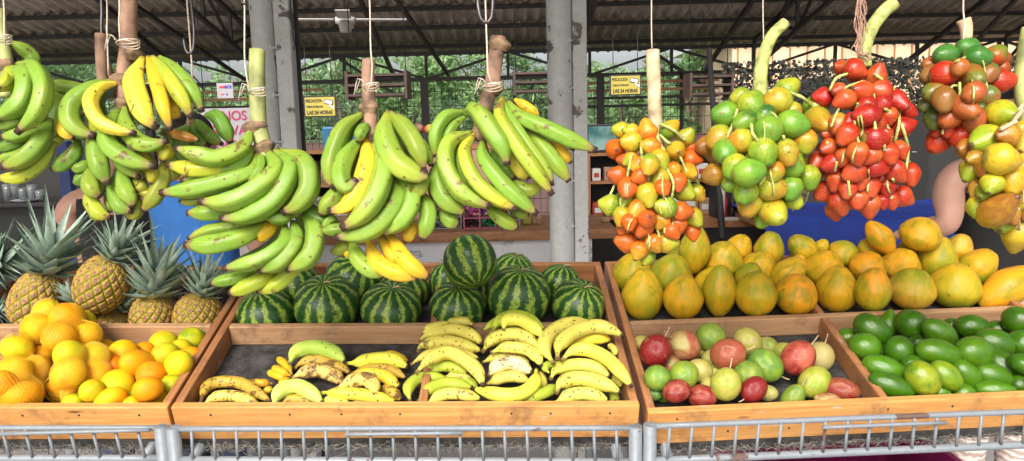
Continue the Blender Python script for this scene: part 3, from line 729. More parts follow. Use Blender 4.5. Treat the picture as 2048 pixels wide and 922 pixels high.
# glass jars
gm = bpy.data.materials.new('glass'); gm.use_nodes = True; q = gm.node_tree.nodes['Principled BSDF']; q.inputs['Transmission Weight'].default_value = .85; q.inputs['Roughness'].default_value = .06; q.inputs['Base Color'].default_value = (.75, .82, .82, 1); MAT['glass'] = gm
plain('chrome', (.6, .6, .6), .2, .9, .05, 5)
def jar(px, Yj, zb, r, h, lab):
    x = W(px, 400, Yj).x; g = root('glass_jar', lab, 'jar', (x, Yj, zb), 'glass jars')
    link('body', lathe_mesh('jar', [(0, 0), (r, 0), (r*1.02, h*.1), (r, h*.7), (r*.75, h*.84), (r*.75, h*.9), (r*.68, h*.9), (r*.9, h*.68), (r*.93, h*.06), (0, h*.05)], 24), MAT['glass'], g, Matrix.Translation((x, Yj, zb)))
    link('lid', lathe_mesh('lid', [(0, h*.905), (r*.8, h*.905), (r*.82, h), (0, h*1.01)], 24), MAT['chrome'], g, Matrix.Translation((x, Yj, zb)))
jar(644, 3.75, ztop+.001, .045, .17, 'round glass jar with steel lid at the left end of the counter')
jar(876, 3.95, ztop+.001, .04, .15, 'glass jar behind the clear sweet box')
# shelf units with goods
def shelf_unit(x0, x1, Y, levels, depth, lab, seed, goods=True, lid='shelf_unit', mt='wood_brown'):
    g = root(lid, lab, 'shelves', ((x0+x1)/2, Y+depth/2, 0), 'shelf units inside the shop')
    top = levels[-1]
    for x in (x0, x1): box('upright', (x-.015, Y, .012), (x+.015, Y+depth, top+.02), MAT['wood_brown'], g)
    box('back_panel', (x0+.015, Y+depth-.01, .012), (x1-.015, Y+depth, top-.001), MAT['dark_steel'], g)
    rr = random.Random(seed); out = []
    for z in levels:
        box('shelf', (x0+.016, Y+.002, z), (x1-.016, Y+depth-.012, z+.02), MAT[mt], g)
        out.append(z+.02)
    return g, out, rr
plain('carton', (.33, .20, .13), .8, 0, .25, 20); plain('carton_dark', (.17, .10, .08), .7, 0, .3, 20); plain('packet_white', (.6, .58, .55), .4, 0, .1, 20); plain('packet_red', (.4, .05, .04), .4, 0, .1, 20); plain('packet_blue', (.05, .12, .4), .4, 0, .1, 20)
GN = 0
where = ['first', 'second', 'third', 'fourth', 'fifth', 'sixth', 'seventh', 'eighth', 'ninth', 'tenth', 'eleventh', 'twelfth']
def fill(x0, x1, Y, z, hmax, rr, place, mats=('carton', 'carton_dark', 'packet_white', 'packet_red', 'carton')):
    x = x0+.03; k = 0
    while x < x1-.08 and k < 12:
        w_ = rr.uniform(.06, .13); h_ = hmax*rr.uniform(.45, .9); mt = rr.choice(mats)
        g = root('goods_box', '%s box, %s from left, %s' % ({'carton': 'brown', 'carton_dark': 'dark brown', 'packet_white': 'whitish', 'packet_red': 'red', 'packet_blue': 'blue'}[mt], where[k], place), 'box', (x+w_/2, Y+.07, z), 'boxes of goods on the shelves')
        box('carton', (x, Y+.02, z+.0005), (x+w_, Y+.14, z+h_), MAT[mt], g, .004)
        box('label', (x+w_*.2, Y+.0175, z+h_*.3), (x+w_*.8, Y+.0195, z+h_*.65), MAT['packet_white' if mt != 'packet_white' else 'packet_red'], g)
        x += w_+rr.uniform(.004, .03); k += 1
Y = 5.2; xa, xb = W(1176, 300, Y).x, W(1432, 300, Y).x
zs = [W(1200, 440, Y).z, W(1200, 368, Y).z, W(1200, 312, Y).z]
g, tops, rr = shelf_unit(xa, xb, Y, [.35]+zs, .35, 'dark shelf unit with small boxes behind the orange palm fruit', 4)
fill(xa, xb, Y, tops[1], .20, rr, 'lower shelf behind orange palm fruit'); fill(xa, xb, Y, tops[2], .15, rr, 'middle shelf behind orange palm fruit')
# screen on top of the shelves
c = W(1212, 288, Y); g = root('display_screen', 'dark framed glass screen with a painted teal reflection on top of the shelf unit', 'screen', (c.x, Y+.1, tops[3]))
b = NB('teal_reflection'); n = b.noise(6, None, 4); b.P(Base_Color=b.mix(b.ramp(n, .4, .6), (.04, .13, .13), (.22, .36, .34)), Roughness=.1); MAT['teal_reflection'] = b.m  # mottled teal reflection painted into the glass colour
box('frame', (c.x-.13, Y+.06, tops[3]+.001), (c.x+.13, Y+.10, tops[3]+.20), MAT['sign_frame'], g, .004); box('screen', (c.x-.115, Y+.057, tops[3]+.02), (c.x+.115, Y+.0595, tops[3]+.185), MAT['teal_reflection'], g)
Y = 5.0; xa, xb = W(585, 300, Y).x, W(700, 300, Y).x; zs = [W(640, 450, Y).z, W(640, 375, Y).z, W(640, 308, Y).z]
g, tops, rr = shelf_unit(xa, xb, Y, [.35]+zs, .35, 'dark shelf unit with brown cartons right of the left post', 6)
fill(xa, xb, Y, tops[1], .22, rr, 'lower shelf by left post'); fill(xa, xb, Y, tops[2], .20, rr, 'middle shelf by left post', ('carton_dark', 'carton'))
plain('blue_box', (.02, .17, .36), .4, 0, .15, 6)
c0, c1 = W(641, 285, Y), W(685, 253, Y); tag(box('storage_box', (c0.x, Y+.05, tops[3]+.001), (c1.x+.1, Y+.3, c1.z), MAT['blue_box'], None, .01), 'teal blue box on top of the shelves beside the yellow sign', 'box')
# pink shop counter with a basket of fruit behind
Y = 5.6; c0, c1 = W(826, 274, Y), W(900, 420, Y)
plain('pink_panel', (.42, .22, .18), .6, 0, .1, 4)
g = root('display_cabinet', 'dusty pink cabinet with a fruit basket behind the fifth bunch', 'cabinet', ((c0.x+c1.x)/2, Y, 0))
box('body', (c0.x-.3, Y, .012), (c1.x+.4, Y+.5, c0.z-.1), MAT['pink_panel'], g); box('top', (c0.x-.31, Y-.01, c0.z-.099), (c1.x+.41, Y+.51, c0.z-.07), MAT['wood_brown'], g)
bk = root('fruit_basket', 'dark basket of mixed fruit on the dusty pink cabinet', 'basket', (c0.x+.1, Y+.15, c0.z-.07))
box('basket', (c0.x-.1, Y+.05, c0.z-.0695), (c0.x+.32, Y+.35, c0.z+.03), MAT['dark_steel'], bk)
for k in range(9):
    bm = bmesh.new(); bmesh.ops.create_uvsphere(bm, u_segments=12, v_segments=8, radius=.04)
    link('fruit', bm, (MAT['sweet_red'], MAT['sign_yellow'], MAT['sweet_tan'])[k % 3], bk, Matrix.Translation((c0.x-.06+k*.045, Y+.1+.04*(k % 2), c0.z+.045+.01*(k % 3))))

# dark back wall with menu board and camouflage net (right), dark kitchen (left)
plain('dark_wall', (.018, .018, .018), .7, 0, .2, 3); plain('chalk', (.22, .22, .22), .8, 0, .2, 30); plain('blue_cloth', (.012, .045, .33), .7, 0, .2, 5); plain('blue_panel', (.01, .04, .17), .5, 0, .2, 4)
Y = 7.0; x0, x1 = W(1448, 300, Y).x, 8.5; zt = W(1700, 214, Y).z
g = root('menu_wall', 'tall black wall behind the red palm fruit', 'wall', ((x0+x1)/2, Y, 0))
box('panel', (x0, Y, .012), (x1, Y+.06, zt), MAT['dark_wall'], g)
g = root('menu_board', 'black menu board with faint chalk lines on the black wall', 'menu board', W(1775, 280, Y))
a, b2 = W(1680, 218, Y), W(1850, 400, Y)
box('board', (a.x, Y-.03, b2.z), (b2.x, Y-.001, a.z), MAT['ink'], g)
rr = random.Random(5); bm = bmesh.new(); z = a.z-.08
while z > b2.z+.06:
    x = a.x+.07+rr.random()*.1
    while x < b2.x-.12:
        L = rr.uniform(.02, .07)
        if rr.random() < .55: bm_box(bm, (x, Y-.034, z), (x+L, Y-.031, z+.010))
        x += L+.02
    z -= .085
link('chalk_writing', bm, MAT['chalk'], g)
# camouflage net: irregular scraps on a thin mesh
bm = bmesh.new(); rr = random.Random(8); xs, xe = x0-.02, x1
for _ in range(8500):
    px_, pz_ = rr.uniform(xs, xe), zt+rr.random()**.9*(2.13-zt)
    s_ = rr.uniform(.010, .026); a_ = rr.random()*6.3; d1 = Vector((math.cos(a_), rr.gauss(0, .5), math.sin(a_)))*s_; d2 = Vector((-math.sin(a_), rr.gauss(0, .5), math.cos(a_)))*s_*.7
    c_ = Vector((px_, Y+rr.uniform(-.02, .05), pz_)); bm.faces.new([bm.verts.new(v_) for v_ in (c_-d1, c_-d2, c_+d1, c_+d2)])
plain('camo', (.03, .03, .022), .9, 0, .6, 5)
tag(link('camouflage_net', bm, MAT['camo']), 'dark camouflage net hanging over the black menu wall', 'net')
# blue cloth covered table
Y = 4.3; a, b2 = W(1530, 470, Y), W(2100, 395, Y); zt2 = W(1650, 424, Y+.3).z
bm = bmesh.new(); NX, NYc = 60, 24
def clothz(i, j):
    u, v = i/NX, j/NYc; x = a.x+(b2.x+1.2-a.x)*u; fr = .18
    if v < fr: y = Y-.02*math.sin(u*55)*(1-v/fr); z = zt2-.45*(1-v/fr)
    else: y = Y+(v-fr)/(1-fr)*1.0; z = zt2+.006*math.sin(u*31+v*9)+.02*math.sin(u*7+2)
    return (x, y, z)
vv = [[bm.verts.new(clothz(i, j)) for j in range(NYc+1)] for i in range(NX+1)]
for i in range(NX):
    for j in range(NYc): bm.faces.new((vv[i][j], vv[i+1][j], vv[i+1][j+1], vv[i][j+1])).smooth = True
o = link('tablecloth', bm, MAT['blue_cloth']); tag(o, 'deep blue cloth spread over a table behind the papayas', 'tablecloth')
g = root('table', 'table hidden under the deep blue cloth', 'table', (a.x+1.2, Y+.5, 0)); box('tabletop', (a.x+.03, Y+.03, zt2-.07), (b2.x+1.17, Y+.97, zt2-.03), MAT['wood_brown'], g)
for x in (a.x+.1, b2.x+1.1):
    for y in (Y+.1, Y+.9): box('leg', (x-.02, y-.02, .012), (x+.02, y+.02, zt2-.071), MAT['wood_brown'], g)
# egg trays
for k in range(3):
    c = W(1570+k*6, 420, 4.75); z = zt2+.03+k*.035
    bm = bmesh.new(); bm_box(bm, (-.13, -.12, 0), (.13, .12, .012))
    for i in range(6):
        for j in range(5): add_lathe(bm, [(0, .034), (.012, .03), (.019, .012)], 8, None, Matrix.Translation((-.108+i*.043, -.09+j*.043, 0)))
    tag(link('egg_tray', bm, MAT['carton'], None, Matrix.Translation((c.x, 4.9, z))), 'brown pulp egg tray, %s of the stack behind the green palm fruit' % ('lowest', 'middle one', 'topmost')[k], 'egg tray', 'egg trays in a stack')
# small drinks fridge
Y = 4.9; a, b2 = W(1444, 372, Y), W(1502, 440, Y)
g = root('drinks_fridge', 'small white framed drinks fridge below the green palm fruit', 'fridge', ((a.x+b2.x)/2, Y, b2.z))
for lo, hi in (((a.x, Y, b2.z), (a.x+.018, Y+.03, a.z+.15)), ((b2.x-.018, Y, b2.z), (b2.x, Y+.03, a.z+.15)), ((a.x+.019, Y, b2.z), (b2.x-.019, Y+.03, b2.z+.02))): box('door_frame', lo, hi, MAT['packet_white'], g)
box('body', (a.x, Y+.15, b2.z), (b2.x, Y+.35, a.z+.15), MAT['dark_wall'], g)
for k, mt in enumerate(('sweet_red', 'sweet_dark', 'sweet_green')):
    x = a.x+.05+k*.05
    tag(link('bottle', lathe_mesh('bottle', [(0, 0), (.018, 0), (.018, .10), (.008, .14), (.008, .17), (0, .17)], 12), MAT[mt], None, Matrix.Translation((x, Y+.10, b2.z+.021))), '%s drink bottle inside the small fridge' % ('red', 'dark', 'green')[k], 'bottle', 'bottles in the small fridge')
box('shelf', (a.x+.019, Y+.031, b2.z+.01), (b2.x-.019, Y+.149, b2.z+.0205), MAT['chrome'], g)
g2 = root('cupboard', 'low dark wooden cupboard carrying the small fridge', 'cupboard', ((a.x+b2.x)/2, Y+.2, 0)); box('body', (a.x-.12, Y-.02, .012), (b2.x+.3, Y+.4, b2.z-.04), MAT['dark_wall'], g2); box('top', (a.x-.14, Y-.04, b2.z-.039), (b2.x+.32, Y+.42, b2.z-.001), MAT['wood_brown'], g2)
# slanted pole
tag(tube('leaning_pole', [W(1418, 100, 6.2), W(1445, 480, 4.6)], .022, MAT['dark_steel'], None, 10), 'dark pole leaning between the orange and green palm fruit bunches', 'pole')
# hanging wooden shelf boxes up in the shop
for px, py, Yq, w_, lab in ((752, 172, 5.4, .20, 'brown wooden hanging shelf above the fourth plantain bunch'), (1072, 166, 6.0, .16, 'brown slatted hanging shelf left of the right post'), (1424, 172, 6.2, .16, 'brown wooden hanging shelf left of the camouflage net')):
    c = W(px, py, Yq); g = root('hanging_shelf', lab, 'shelf', c, 'wooden hanging shelves')
    for dz in (-.07, 0, .07): box('slat', (c.x-w_, Yq, c.z+dz), (c.x+w_, Yq+.25, c.z+dz+.018), MAT['wood_dark'], g)
    for sx in (-1, 1): box('end_board', (c.x+sx*(w_+.012)-.01, Yq, c.z-.09), (c.x+sx*(w_+.012)+.01, Yq+.25, c.z+.11), MAT['wood_dark'], g); tube('hanging_wire', [Vector((c.x+sx*w_, Yq+.12, c.z+.1)), Vector((c.x+sx*w_, Yq+.12, roofz(Yq)))], .004, MAT['dark_steel'], g, 5)
# kitchen on the left
Y = 5.2; x0, x1 = -6.0, W(118, 400, Y).x; zt = W(60, 300, Y+.6).z
g = root('kitchen_wall', 'dark kitchen partition at the far left', 'wall', ((x0+x1)/2, Y+.7, 0)); box('panel', (x0, Y+.7, .012), (x1+.2, Y+.76, zt+.05), MAT['dark_wall'], g)
zc = W(60, 406, Y).z
g = root('kitchen_counter', 'dark counter with glassware at the far left', 'counter', ((x0+x1)/2, Y+.3, 0)); box('top', (x0, Y, zc-.03), (x1, Y+.6, zc), MAT['dark_steel'], g, .005); box('body', (x0, Y+.06, .012), (x1-.04, Y+.58, zc-.031), MAT['dark_wall'], g)
for k, (px, h_) in enumerate(((18, .13), (34, .17), (48, .10), (66, .12), (82, .08))):
    x = W(px, 400, Y+.15).x
    tag(link('drinking_glass', lathe_mesh('drinking_glass', [(0, 0), (.028, 0), (.034, h_), (.031, h_), (.026, .006), (0, .006)], 16), MAT['glass'], None, Matrix.Translation((x, Y+.15, zc+.0005))), 'clear glass, %s from the left on the dark kitchen counter' % where[k], 'glass', 'glassware on the kitchen counter')
tag(link('white_plate', lathe_mesh('plate', [(0, 0), (.05, 0), (.09, .018), (.088, .02), (.05, .005), (0, .005)], 24), MAT['sign_white'], None, Matrix.Translation((W(72, 400, Y+.2).x, Y+.08, zc+.0005))), 'white plate on the dark kitchen counter', 'plate')
a, b2 = W(112, 300, 4.4), W(150, 450, 4.4)
tag(box('blue_door', (a.x, 4.4, .012), (b2.x, 4.46, a.z+.05), MAT['blue_panel'], None, .004), 'narrow deep blue door panel behind the second plantain bunch', 'door')
# ================================================================== fruit
def orient(ang, tilt, spin=None):
    """rotation whose local Z points along image angle ang (deg, counter-clockwise, 90 = up), tipped towards the viewer by tilt"""
    a, t = R(ang), R(tilt)
    z = (rgt*math.cos(a)+upv*math.sin(a))*math.cos(t) - fwd*math.sin(t)
    x = z.orthogonal().normalized(); x.rotate(Matrix.Rotation(random.random()*6.28 if spin is None else spin, 3, z)); y = z.cross(x)
    return Matrix((x, y, z)).transposed().to_4x4()
def tray_d(T, px, py, rpx, H, v0, v1):
    """depth of a fruit centre H metres above the tray floor, kept between v0 and v1 along the tray"""
    q, d = T.hit_h(px, py, FL_H+H); r = rpx/F*d; v = T.uvh(q)[1]
    if v > v1-r*.8: q, d = T.hit_v(px, py, v1-r*.8)
    elif v < v0+r*.9: q, d = T.hit_v(px, py, v0+r*.9)
    return d
def relax(items, k=.93, it=25, T=None, v0=0, rad=None):
    for _ in range(it):
        mv = False
        if T is not None:
            for q in items:
                r = (q.get('b', q['r']) if rad == 'b' else q.get('a', q['r']))/F*q['d']
                if T.uvh(P(q['x'], q['y'], q['d']))[1] < v0+r*1.02: q['d'] = T.hit_v(q['x'], q['y'], v0+r*1.02)[1]
        for i in range(len(items)):
            for j in range(i+1, len(items)):
                a, b = items[i], items[j]
                ra, rb = a['r']*a['d']/F, b['r']*b['d']/F
                pa, pb = P(a['x'], a['y'], a['d']), P(b['x'], b['y'], b['d']); D = (pa-pb).length; m = k*(ra+rb)
                if D < m:
                    n, f = (a, b) if a['d'] <= b['d'] else (b, a); g = min(.006, (m-D)*.6)
                    n['d'] -= g*.6; f['d'] += g*.4; mv = True
        if not mv: break
def ovoid(blunt=1.0, top=1.0, bot=1.0, n=18, seg=28, dimple=0., f=None, name='ovoid', neck=0.):
    pr = []
    for i in range(n+1):
        t = -1+2*i/n; a = math.asin(t) if abs(t) < 1 else math.copysign(math.pi/2, t)
        a = math.pi*(i/n-.5); z = math.sin(a); r = max(0, math.cos(a))**blunt
        r *= (1+(top-1)*max(0, z))*(1+(bot-1)*max(0, -z))
        if neck: r *= 1-neck*math.exp(-((z-.75)/.3)**2)
        if dimple: z2 = z-dimple*math.exp(-(r/.22)**2)*(1 if z > 0 else 0)
        else: z2 = z
        pr.append((0 if i in (0, n) else r, z2))
    return lathe_mesh(name, pr, seg, f)
ridge5 = lambda amt, n=5: (lambda th, z: 1+amt*math.cos(n*th)*max(0, z)**1.2*(1 if z < .97 else .3))
ME = dict(
    orange=ovoid(dimple=.05, name='orange'),
    avocado=ovoid(blunt=.80, top=.86, name='avocado'), pear=ovoid(top=.60, neck=.12, name='pear_avocado'),
    passion=ovoid(top=.97, name='passion_fruit'),
    papaya=ovoid(blunt=.86, top=.70, bot=.97, dimple=.06, n=26, seg=40, f=ridge5(.07), name='papaya'),
    papaya_long=ovoid(top=.70, bot=.80, dimple=.03, n=26, seg=40, f=ridge5(.045), name='long_papaya'),
    melon=ovoid(blunt=.93, dimple=.03, n=28, seg=48, f=lambda th, z: 1+.008*math.cos(10*th), name='watermelon'),
    palm=ovoid(blunt=.84, top=.50, bot=1.0, n=16, seg=20, dimple=-.05, f=lambda th, z: 1+.03*math.cos(3*th), name='palm_fruit'),
    palm_round=ovoid(blunt=.86, top=.66, bot=1.0, n=16, seg=20, dimple=.04, f=lambda th, z: 1+.02*math.cos(4*th), name='round_palm_fruit'))
def blob(name, kind, mesh, px, py, d, a, b_, ang, tilt, t1, t2, parent=None):
    """a = half width px, b_ = half length px along the axis"""
    ra, rb = a/F*d, b_/F*d; t = R(tilt)
    L = math.sqrt(max(ra*ra*.5, rb*rb-(ra*math.sin(t))**2))/max(.35, math.cos(t)) if tilt < 75 else rb
    M = Matrix.Translation(P(px, py, d)) @ orient(ang, tilt) @ Matrix.Diagonal((ra, ra, L, 1))
    k = random.uniform(.9, 1.1); j = lambda c: tuple(max(0, min(1, x*k*random.uniform(.95, 1.05))) for x in c)
    me = ME[mesh]; g_ = dict(orange=.84, palm=.62, passion=.58, papaya=.96, avocado=.8).get(kind, 1)
    t1, t2 = tuple(c*g_ for c in t1), tuple(c*g_ for c in t2)
    o = link(name, me, MAT[kind], parent, M, j(t1), j(t2)); return o

# colour pairs (base, second)
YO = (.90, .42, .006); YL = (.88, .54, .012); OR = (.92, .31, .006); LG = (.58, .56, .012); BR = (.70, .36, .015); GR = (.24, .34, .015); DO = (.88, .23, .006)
# ------------------------------------------------------------------ oranges
A = zm(0, 580, 1560/440)
oranges = [ # cx,cy,rx(half),ry, H(cm above floor or 0 = resting), col, col2, label
 (340,160,95,88,13,YL,LG,'yellow orange with a green stalk end at the very top of the netted pile'),
 (480,205,105,88,12.5,YO,OR,'large yellow-orange fruit upper right in the netted pile'),
 (268,272,103,100,11,YO,LG,'dull yellow orange on the upper left edge of the netted pile'),
 (425,335,108,92,11.5,OR,YO,'big bright orange at the centre of the netted pile'),
 (620,320,90,85,10.5,YL,YO,'netted orange on the right edge of the upper pile against the board'),
 (595,215,58,68,10,LG,YL,'greenish yellow orange peeping from behind the upper right netted fruit'),
 (125,415,105,85,9,YL,LG,'pale yellow orange with a grey scar at the far left of the net'),
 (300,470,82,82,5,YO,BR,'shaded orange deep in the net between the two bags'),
 (100,580,105,92,8,YL,YL,'lemon yellow orange on the left side of the lower net'),
 (250,565,105,100,7,YL,YO,'round yellow orange in the middle of the lower net'),
 (15,670,92,98,7,YO,OR,'orange at the left picture edge in the net'),
 (150,745,130,82,6,YO,OR,'wide orange at the bottom of the left net near the front board'),
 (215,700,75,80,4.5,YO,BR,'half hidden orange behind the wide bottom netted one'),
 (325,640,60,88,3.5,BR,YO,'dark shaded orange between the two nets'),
 (380,430,60,55,5,LG,YL,'small greenish orange wedged under the upper pile'),
 (500,465,100,75,9,LG,YL,'green-yellow orange under the net knot of the right bag'),
 (665,480,105,80,8.5,LG,YL,'greenish orange with a pale stalk scar at the top right of the right bag'),
 (490,595,110,92,9,OR,YL,'reddish orange at the front of the right bag'),
 (680,610,100,70,6.5,YO,OR,'netted orange low on the right side of the right bag'),
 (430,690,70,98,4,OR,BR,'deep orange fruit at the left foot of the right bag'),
 (525,725,75,60,4.5,OR,YO,'small orange at the bottom of the right bag'),
 (735,420,80,55,4,YO,YL,'orange behind the right bag touching the divider'),
 (810,540,80,60,3.4,DO,OR,'deep orange fruit tucked behind the right bag'),
 (875,455,102,98,0,YO,YL,'large smooth orange first beside the right bag near the divider'),
 (1025,435,65,50,0,OR,YO,'orange mostly hidden behind two loose ones near the divider'),
 (990,535,103,97,6.0,YO,OR,'smooth golden orange in the middle of the loose ones'),
 (1070,600,95,72,6.5,DO,OR,'deepest orange fruit with a brown stalk scar among the loose ones'),
 (1160,370,92,65,0,LG,YL,'yellow-green orange against the divider in the loose pile'),
 (1170,460,93,85,7,BR,LG,'brownish scuffed orange resting on the loose pile'),
 (1360,350,90,83,0,LG,GR,'lime green orange in the far right corner of the tray'),
 (1285,410,50,40,0,LG,YL,'small yellow-green orange behind the lime green one'),
 (1265,525,98,85,6.5,YL,LG,'yellow orange with a brown blemish leaning on the right side board'),
 (1350,455,42,32,0,OR,YO,'orange sliver between the lime green fruit and the side board'),
 (1180,590,50,55,0,LG,YL,'small yellow-green orange under the deepest orange one'),
 (1215,670,68,66,0,GR,LG,'dull green rough orange against the right side board'),
 (835,675,112,97,6,LG,YL,'large lime yellow orange in the middle of the tray front'),
 (1050,705,100,88,5.5,OR,YO,'golden orange with a scuffed patch near the front right'),
 (650,715,80,78,6,YO,LG,'orange with pale blotches left of the large lime yellow one'),
 (785,770,105,70,4.5,YL,YL,'bright yellow orange at the front board in the middle'),
 (1095,780,100,66,0,YL,LG,'pale yellow pitted orange at the front board on the right'),
 (520,790,58,44,0,LG,BR,'greenish orange low at the front board near the right bag'),
 (625,810,70,40,0,LG,YL,'low yellow-green orange just showing over the front board'),
 (930,775,58,52,0,LG,GR,'greenish orange in the gap behind the front board'),
 (965,680,38,52,0,LG,YL,'narrow visible yellow-green orange between two larger ones'),
 (950,815,52,30,0,YO,YL,'orange barely rising over the front board'),
]
its = []
for cx, cy, rx, ry, H, c1, c2, lab in oranges:
    x, y = A(cx, cy); r = (rx+ry)/2/3.545*1.05; rr_ = max(r, 23)
    if rr_ > r: y += (rr_-r)*.5
    its.append(dict(x=x, y=y, r=rr_, rx=max(rx/3.545*1.05, 23), ry=max(ry/3.545*1.05, 22), d=tray_d(TL, x, y, rr_, (H or 3.2)/100, BT, TL.div), c=(c1, c2), lab=lab, H=H))
relax(its, T=TL, v0=BT)
for q in its:
    o = blob('orange', 'orange', 'orange', q['x'], q['y'], q['d'], q['rx'], q['ry'], random.uniform(50, 130), random.uniform(-20, 70), *q['c'])
    tag(o, q['lab'], 'orange', 'oranges in the left tray')
ORG = its
# the two net bags, stretched over their oranges
def net_bag(label, idx, knot):
    sp = [(P(ORG[i]['x'], ORG[i]['y'], ORG[i]['d']), max(ORG[i]['rx'], ORG[i]['ry'])/F*ORG[i]['d']) for i in idx]
    c = sum((s[0] for s in sp), Vector())/len(sp)
    ma = max((s[0]-c).length+s[1] for s in sp)
    def rad(d):
        best = .0
        for p, r in sp:
            r2 = r+.0014; q = p-c; b_ = q.dot(d); disc = b_*b_-(q.length_squared-r2*r2)
            if disc > 0: best = max(best, b_+math.sqrt(disc))
        return best
    ico = bmesh.new(); bmesh.ops.create_icosphere(ico, subdivisions=5, radius=1); ico.verts.ensure_lookup_table()
    rd = [rad(v.co.normalized()) for v in ico.verts]; nb = [[e_.other_vert(v).index for e_ in v.link_edges] for v in ico.verts]
    for _ in range(3): rd = [max(r_, sum(rd[j] for j in n_)/len(n_)) for r_, n_ in zip(rd, nb)]    # the net bridges the hollows
    pt = [c+v.co.normalized()*r_ for v, r_ in zip(ico.verts, rd)]
    bm = bmesh.new(); wd = .00048; vis = rgt.cross(upv)
    for k, e_ in enumerate(ico.edges):
        i, j = e_.verts[0].index, e_.verts[1].index; a, b_ = pt[i], pt[j]
        tdir = (ico.verts[i].co-ico.verts[j].co).normalized()
        if abs(tdir.z) < .25 or (a-c).normalized().dot(fwd) > .45: continue    # diamonds: drop the level threads
        if (a-b_).length < .02: add_bar(bm, a, b_, wd, wd, up=(a-c).normalized())
    ico.free()
    t = root('net_bag', label, 'net bag', c, 'net bags of oranges'); link('netting', bm, MAT['net'], t)
    return t
net_bag('yellow net bag stretched over the tall pile of oranges at the left', [0, 1, 2, 3, 4, 5, 14], None)
net_bag('yellow net bag holding the lower oranges at the left picture edge', [6, 7, 8, 9, 10, 11, 12], None)
net_bag('smaller yellow net bag lying against the loose oranges', [15, 16, 17, 18, 19, 20], None)

# ------------------------------------------------------------------ avocados
A = zm(1660, 590, 1704/388)
AG = (.026, .095, .003); AM = (.05, .155, .004); AL = (.09, .22, .006); AY = (.27, .33, .012); AD = (.018, .06, .003)  # AD: shade of the dark gaps put into the skin of buried avocados
avos = [ # cx,cy, half long, half short, angle, H, c1,c2,label, mesh
 (375,300,160,108,-35,8,AM,AG,'mid green avocado with a pale star scar at the upper left of the avocados'),
 (505,255,135,78,78,5,AM,AL,'pear necked avocado standing up behind the star scarred one'),
 (305,455,133,114,-20,6,AM,AL,'scuffed avocado next to the middle divider'),
 (715,262,128,126,60,6,AG,AM,'dark round avocado against the board right of the necked one'),
 (610,485,128,118,-60,7.5,AM,AG,'round dark avocado with a bright shine in the left centre'),
 (960,335,165,102,-35,8,AL,AM,'avocado sloping down to the right below the board'),
 (1090,300,115,80,-40,4,AM,AG,'avocado half hidden behind the sloping one'),
 (1250,275,138,94,0,5,AG,AM,'avocado lying level against the board right of centre'),
 (1445,420,168,112,-18,8,AM,AG,'avocado with a brown bruise on its shoulder at the upper right'),
 (1650,230,118,122,50,8,AM,AG,'large avocado at the right picture edge against the board'),
 (1680,430,110,110,30,7,AM,AG,'dark avocado cut by the right picture edge in the second row'),
 (955,505,188,105,-12,9,AM,AL,'long avocado lying across the centre of the heap'),
 (1260,500,165,125,-10,9,AL,AM,'largest light green avocado right of the long central one'),
 (480,645,178,98,-18,6,AM,AL,'avocado stretched along the divider in the lower left'),
 (810,730,160,130,-50,7.5,AY,AM,'yellow-green avocado with brown speckles at the front centre'),
 (1018,712,152,100,-42,7.5,AY,AL,'slim yellow-green speckled avocado right beside the bigger speckled one'),
 (1200,710,165,98,-50,5,AL,AM,'smooth elongated avocado right of the slim speckled one'),
 (1430,710,165,100,-20,5.5,AM,AL,'bright green avocado low on the right'),
 (1510,630,165,115,-50,4,AM,AG,'matt avocado behind the bright low right one'),
 (1690,610,80,110,60,6.5,AG,AM,'avocado with a bruise at the right picture edge'),
 (540,795,185,95,-18,0,AM,AG,'avocado at the front board in the left corner'),
 (740,610,115,70,0,3.5,AG,AM,'hidden avocado behind the large speckled one'),
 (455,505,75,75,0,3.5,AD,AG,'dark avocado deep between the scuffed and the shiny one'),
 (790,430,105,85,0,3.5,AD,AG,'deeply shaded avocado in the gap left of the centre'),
 (150,375,78,62,0,0,AM,AL,'avocado low in the corner by the divider and the board'),
 (1450,835,155,70,0,0,AM,AL,'avocado showing its top over the front board on the right'),
 (1177,862,95,60,0,0,AL,AM,'avocado barely visible over the front board in the middle'),
 (1660,790,90,72,0,0,AG,AM,'dark avocado at the front board by the right picture edge'),
 (965,855,70,55,0,0,AL,AM,'small bit of avocado over the front board beside the speckled pair'),
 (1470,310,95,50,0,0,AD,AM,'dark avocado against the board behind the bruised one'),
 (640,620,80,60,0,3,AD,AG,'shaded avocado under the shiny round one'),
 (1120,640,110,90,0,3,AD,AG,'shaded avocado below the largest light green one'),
]
its = []
for cx, cy, L, s_, an, H, c1, c2, lab in avos:
    x, y = A(cx, cy); r = (L+s_)/2/4.392
    its.append(dict(x=x, y=y, r=r, a=max(s_/4.392, 18)*1.13, b=max(L/4.392, 20)*1.03, d=tray_d(TR, x, y, r, (H or 3.6)/100, BT, TR.div), an=an, c=(c1, c2), lab=lab))
relax(its, .86, T=TR, v0=BT)
for q in its:
    m = 'pear' if 'necked avocado standing' in q['lab'] else 'avocado'
    tag(blob('avocado', 'avocado', m, q['x'], q['y'], q['d'], q['a'], q['b'], q['an']+(180 if random.random() < .4 and m != 'pear' else 0), random.uniform(-5, 25), *q['c']), q['lab'], 'avocado', 'avocados in the right tray')

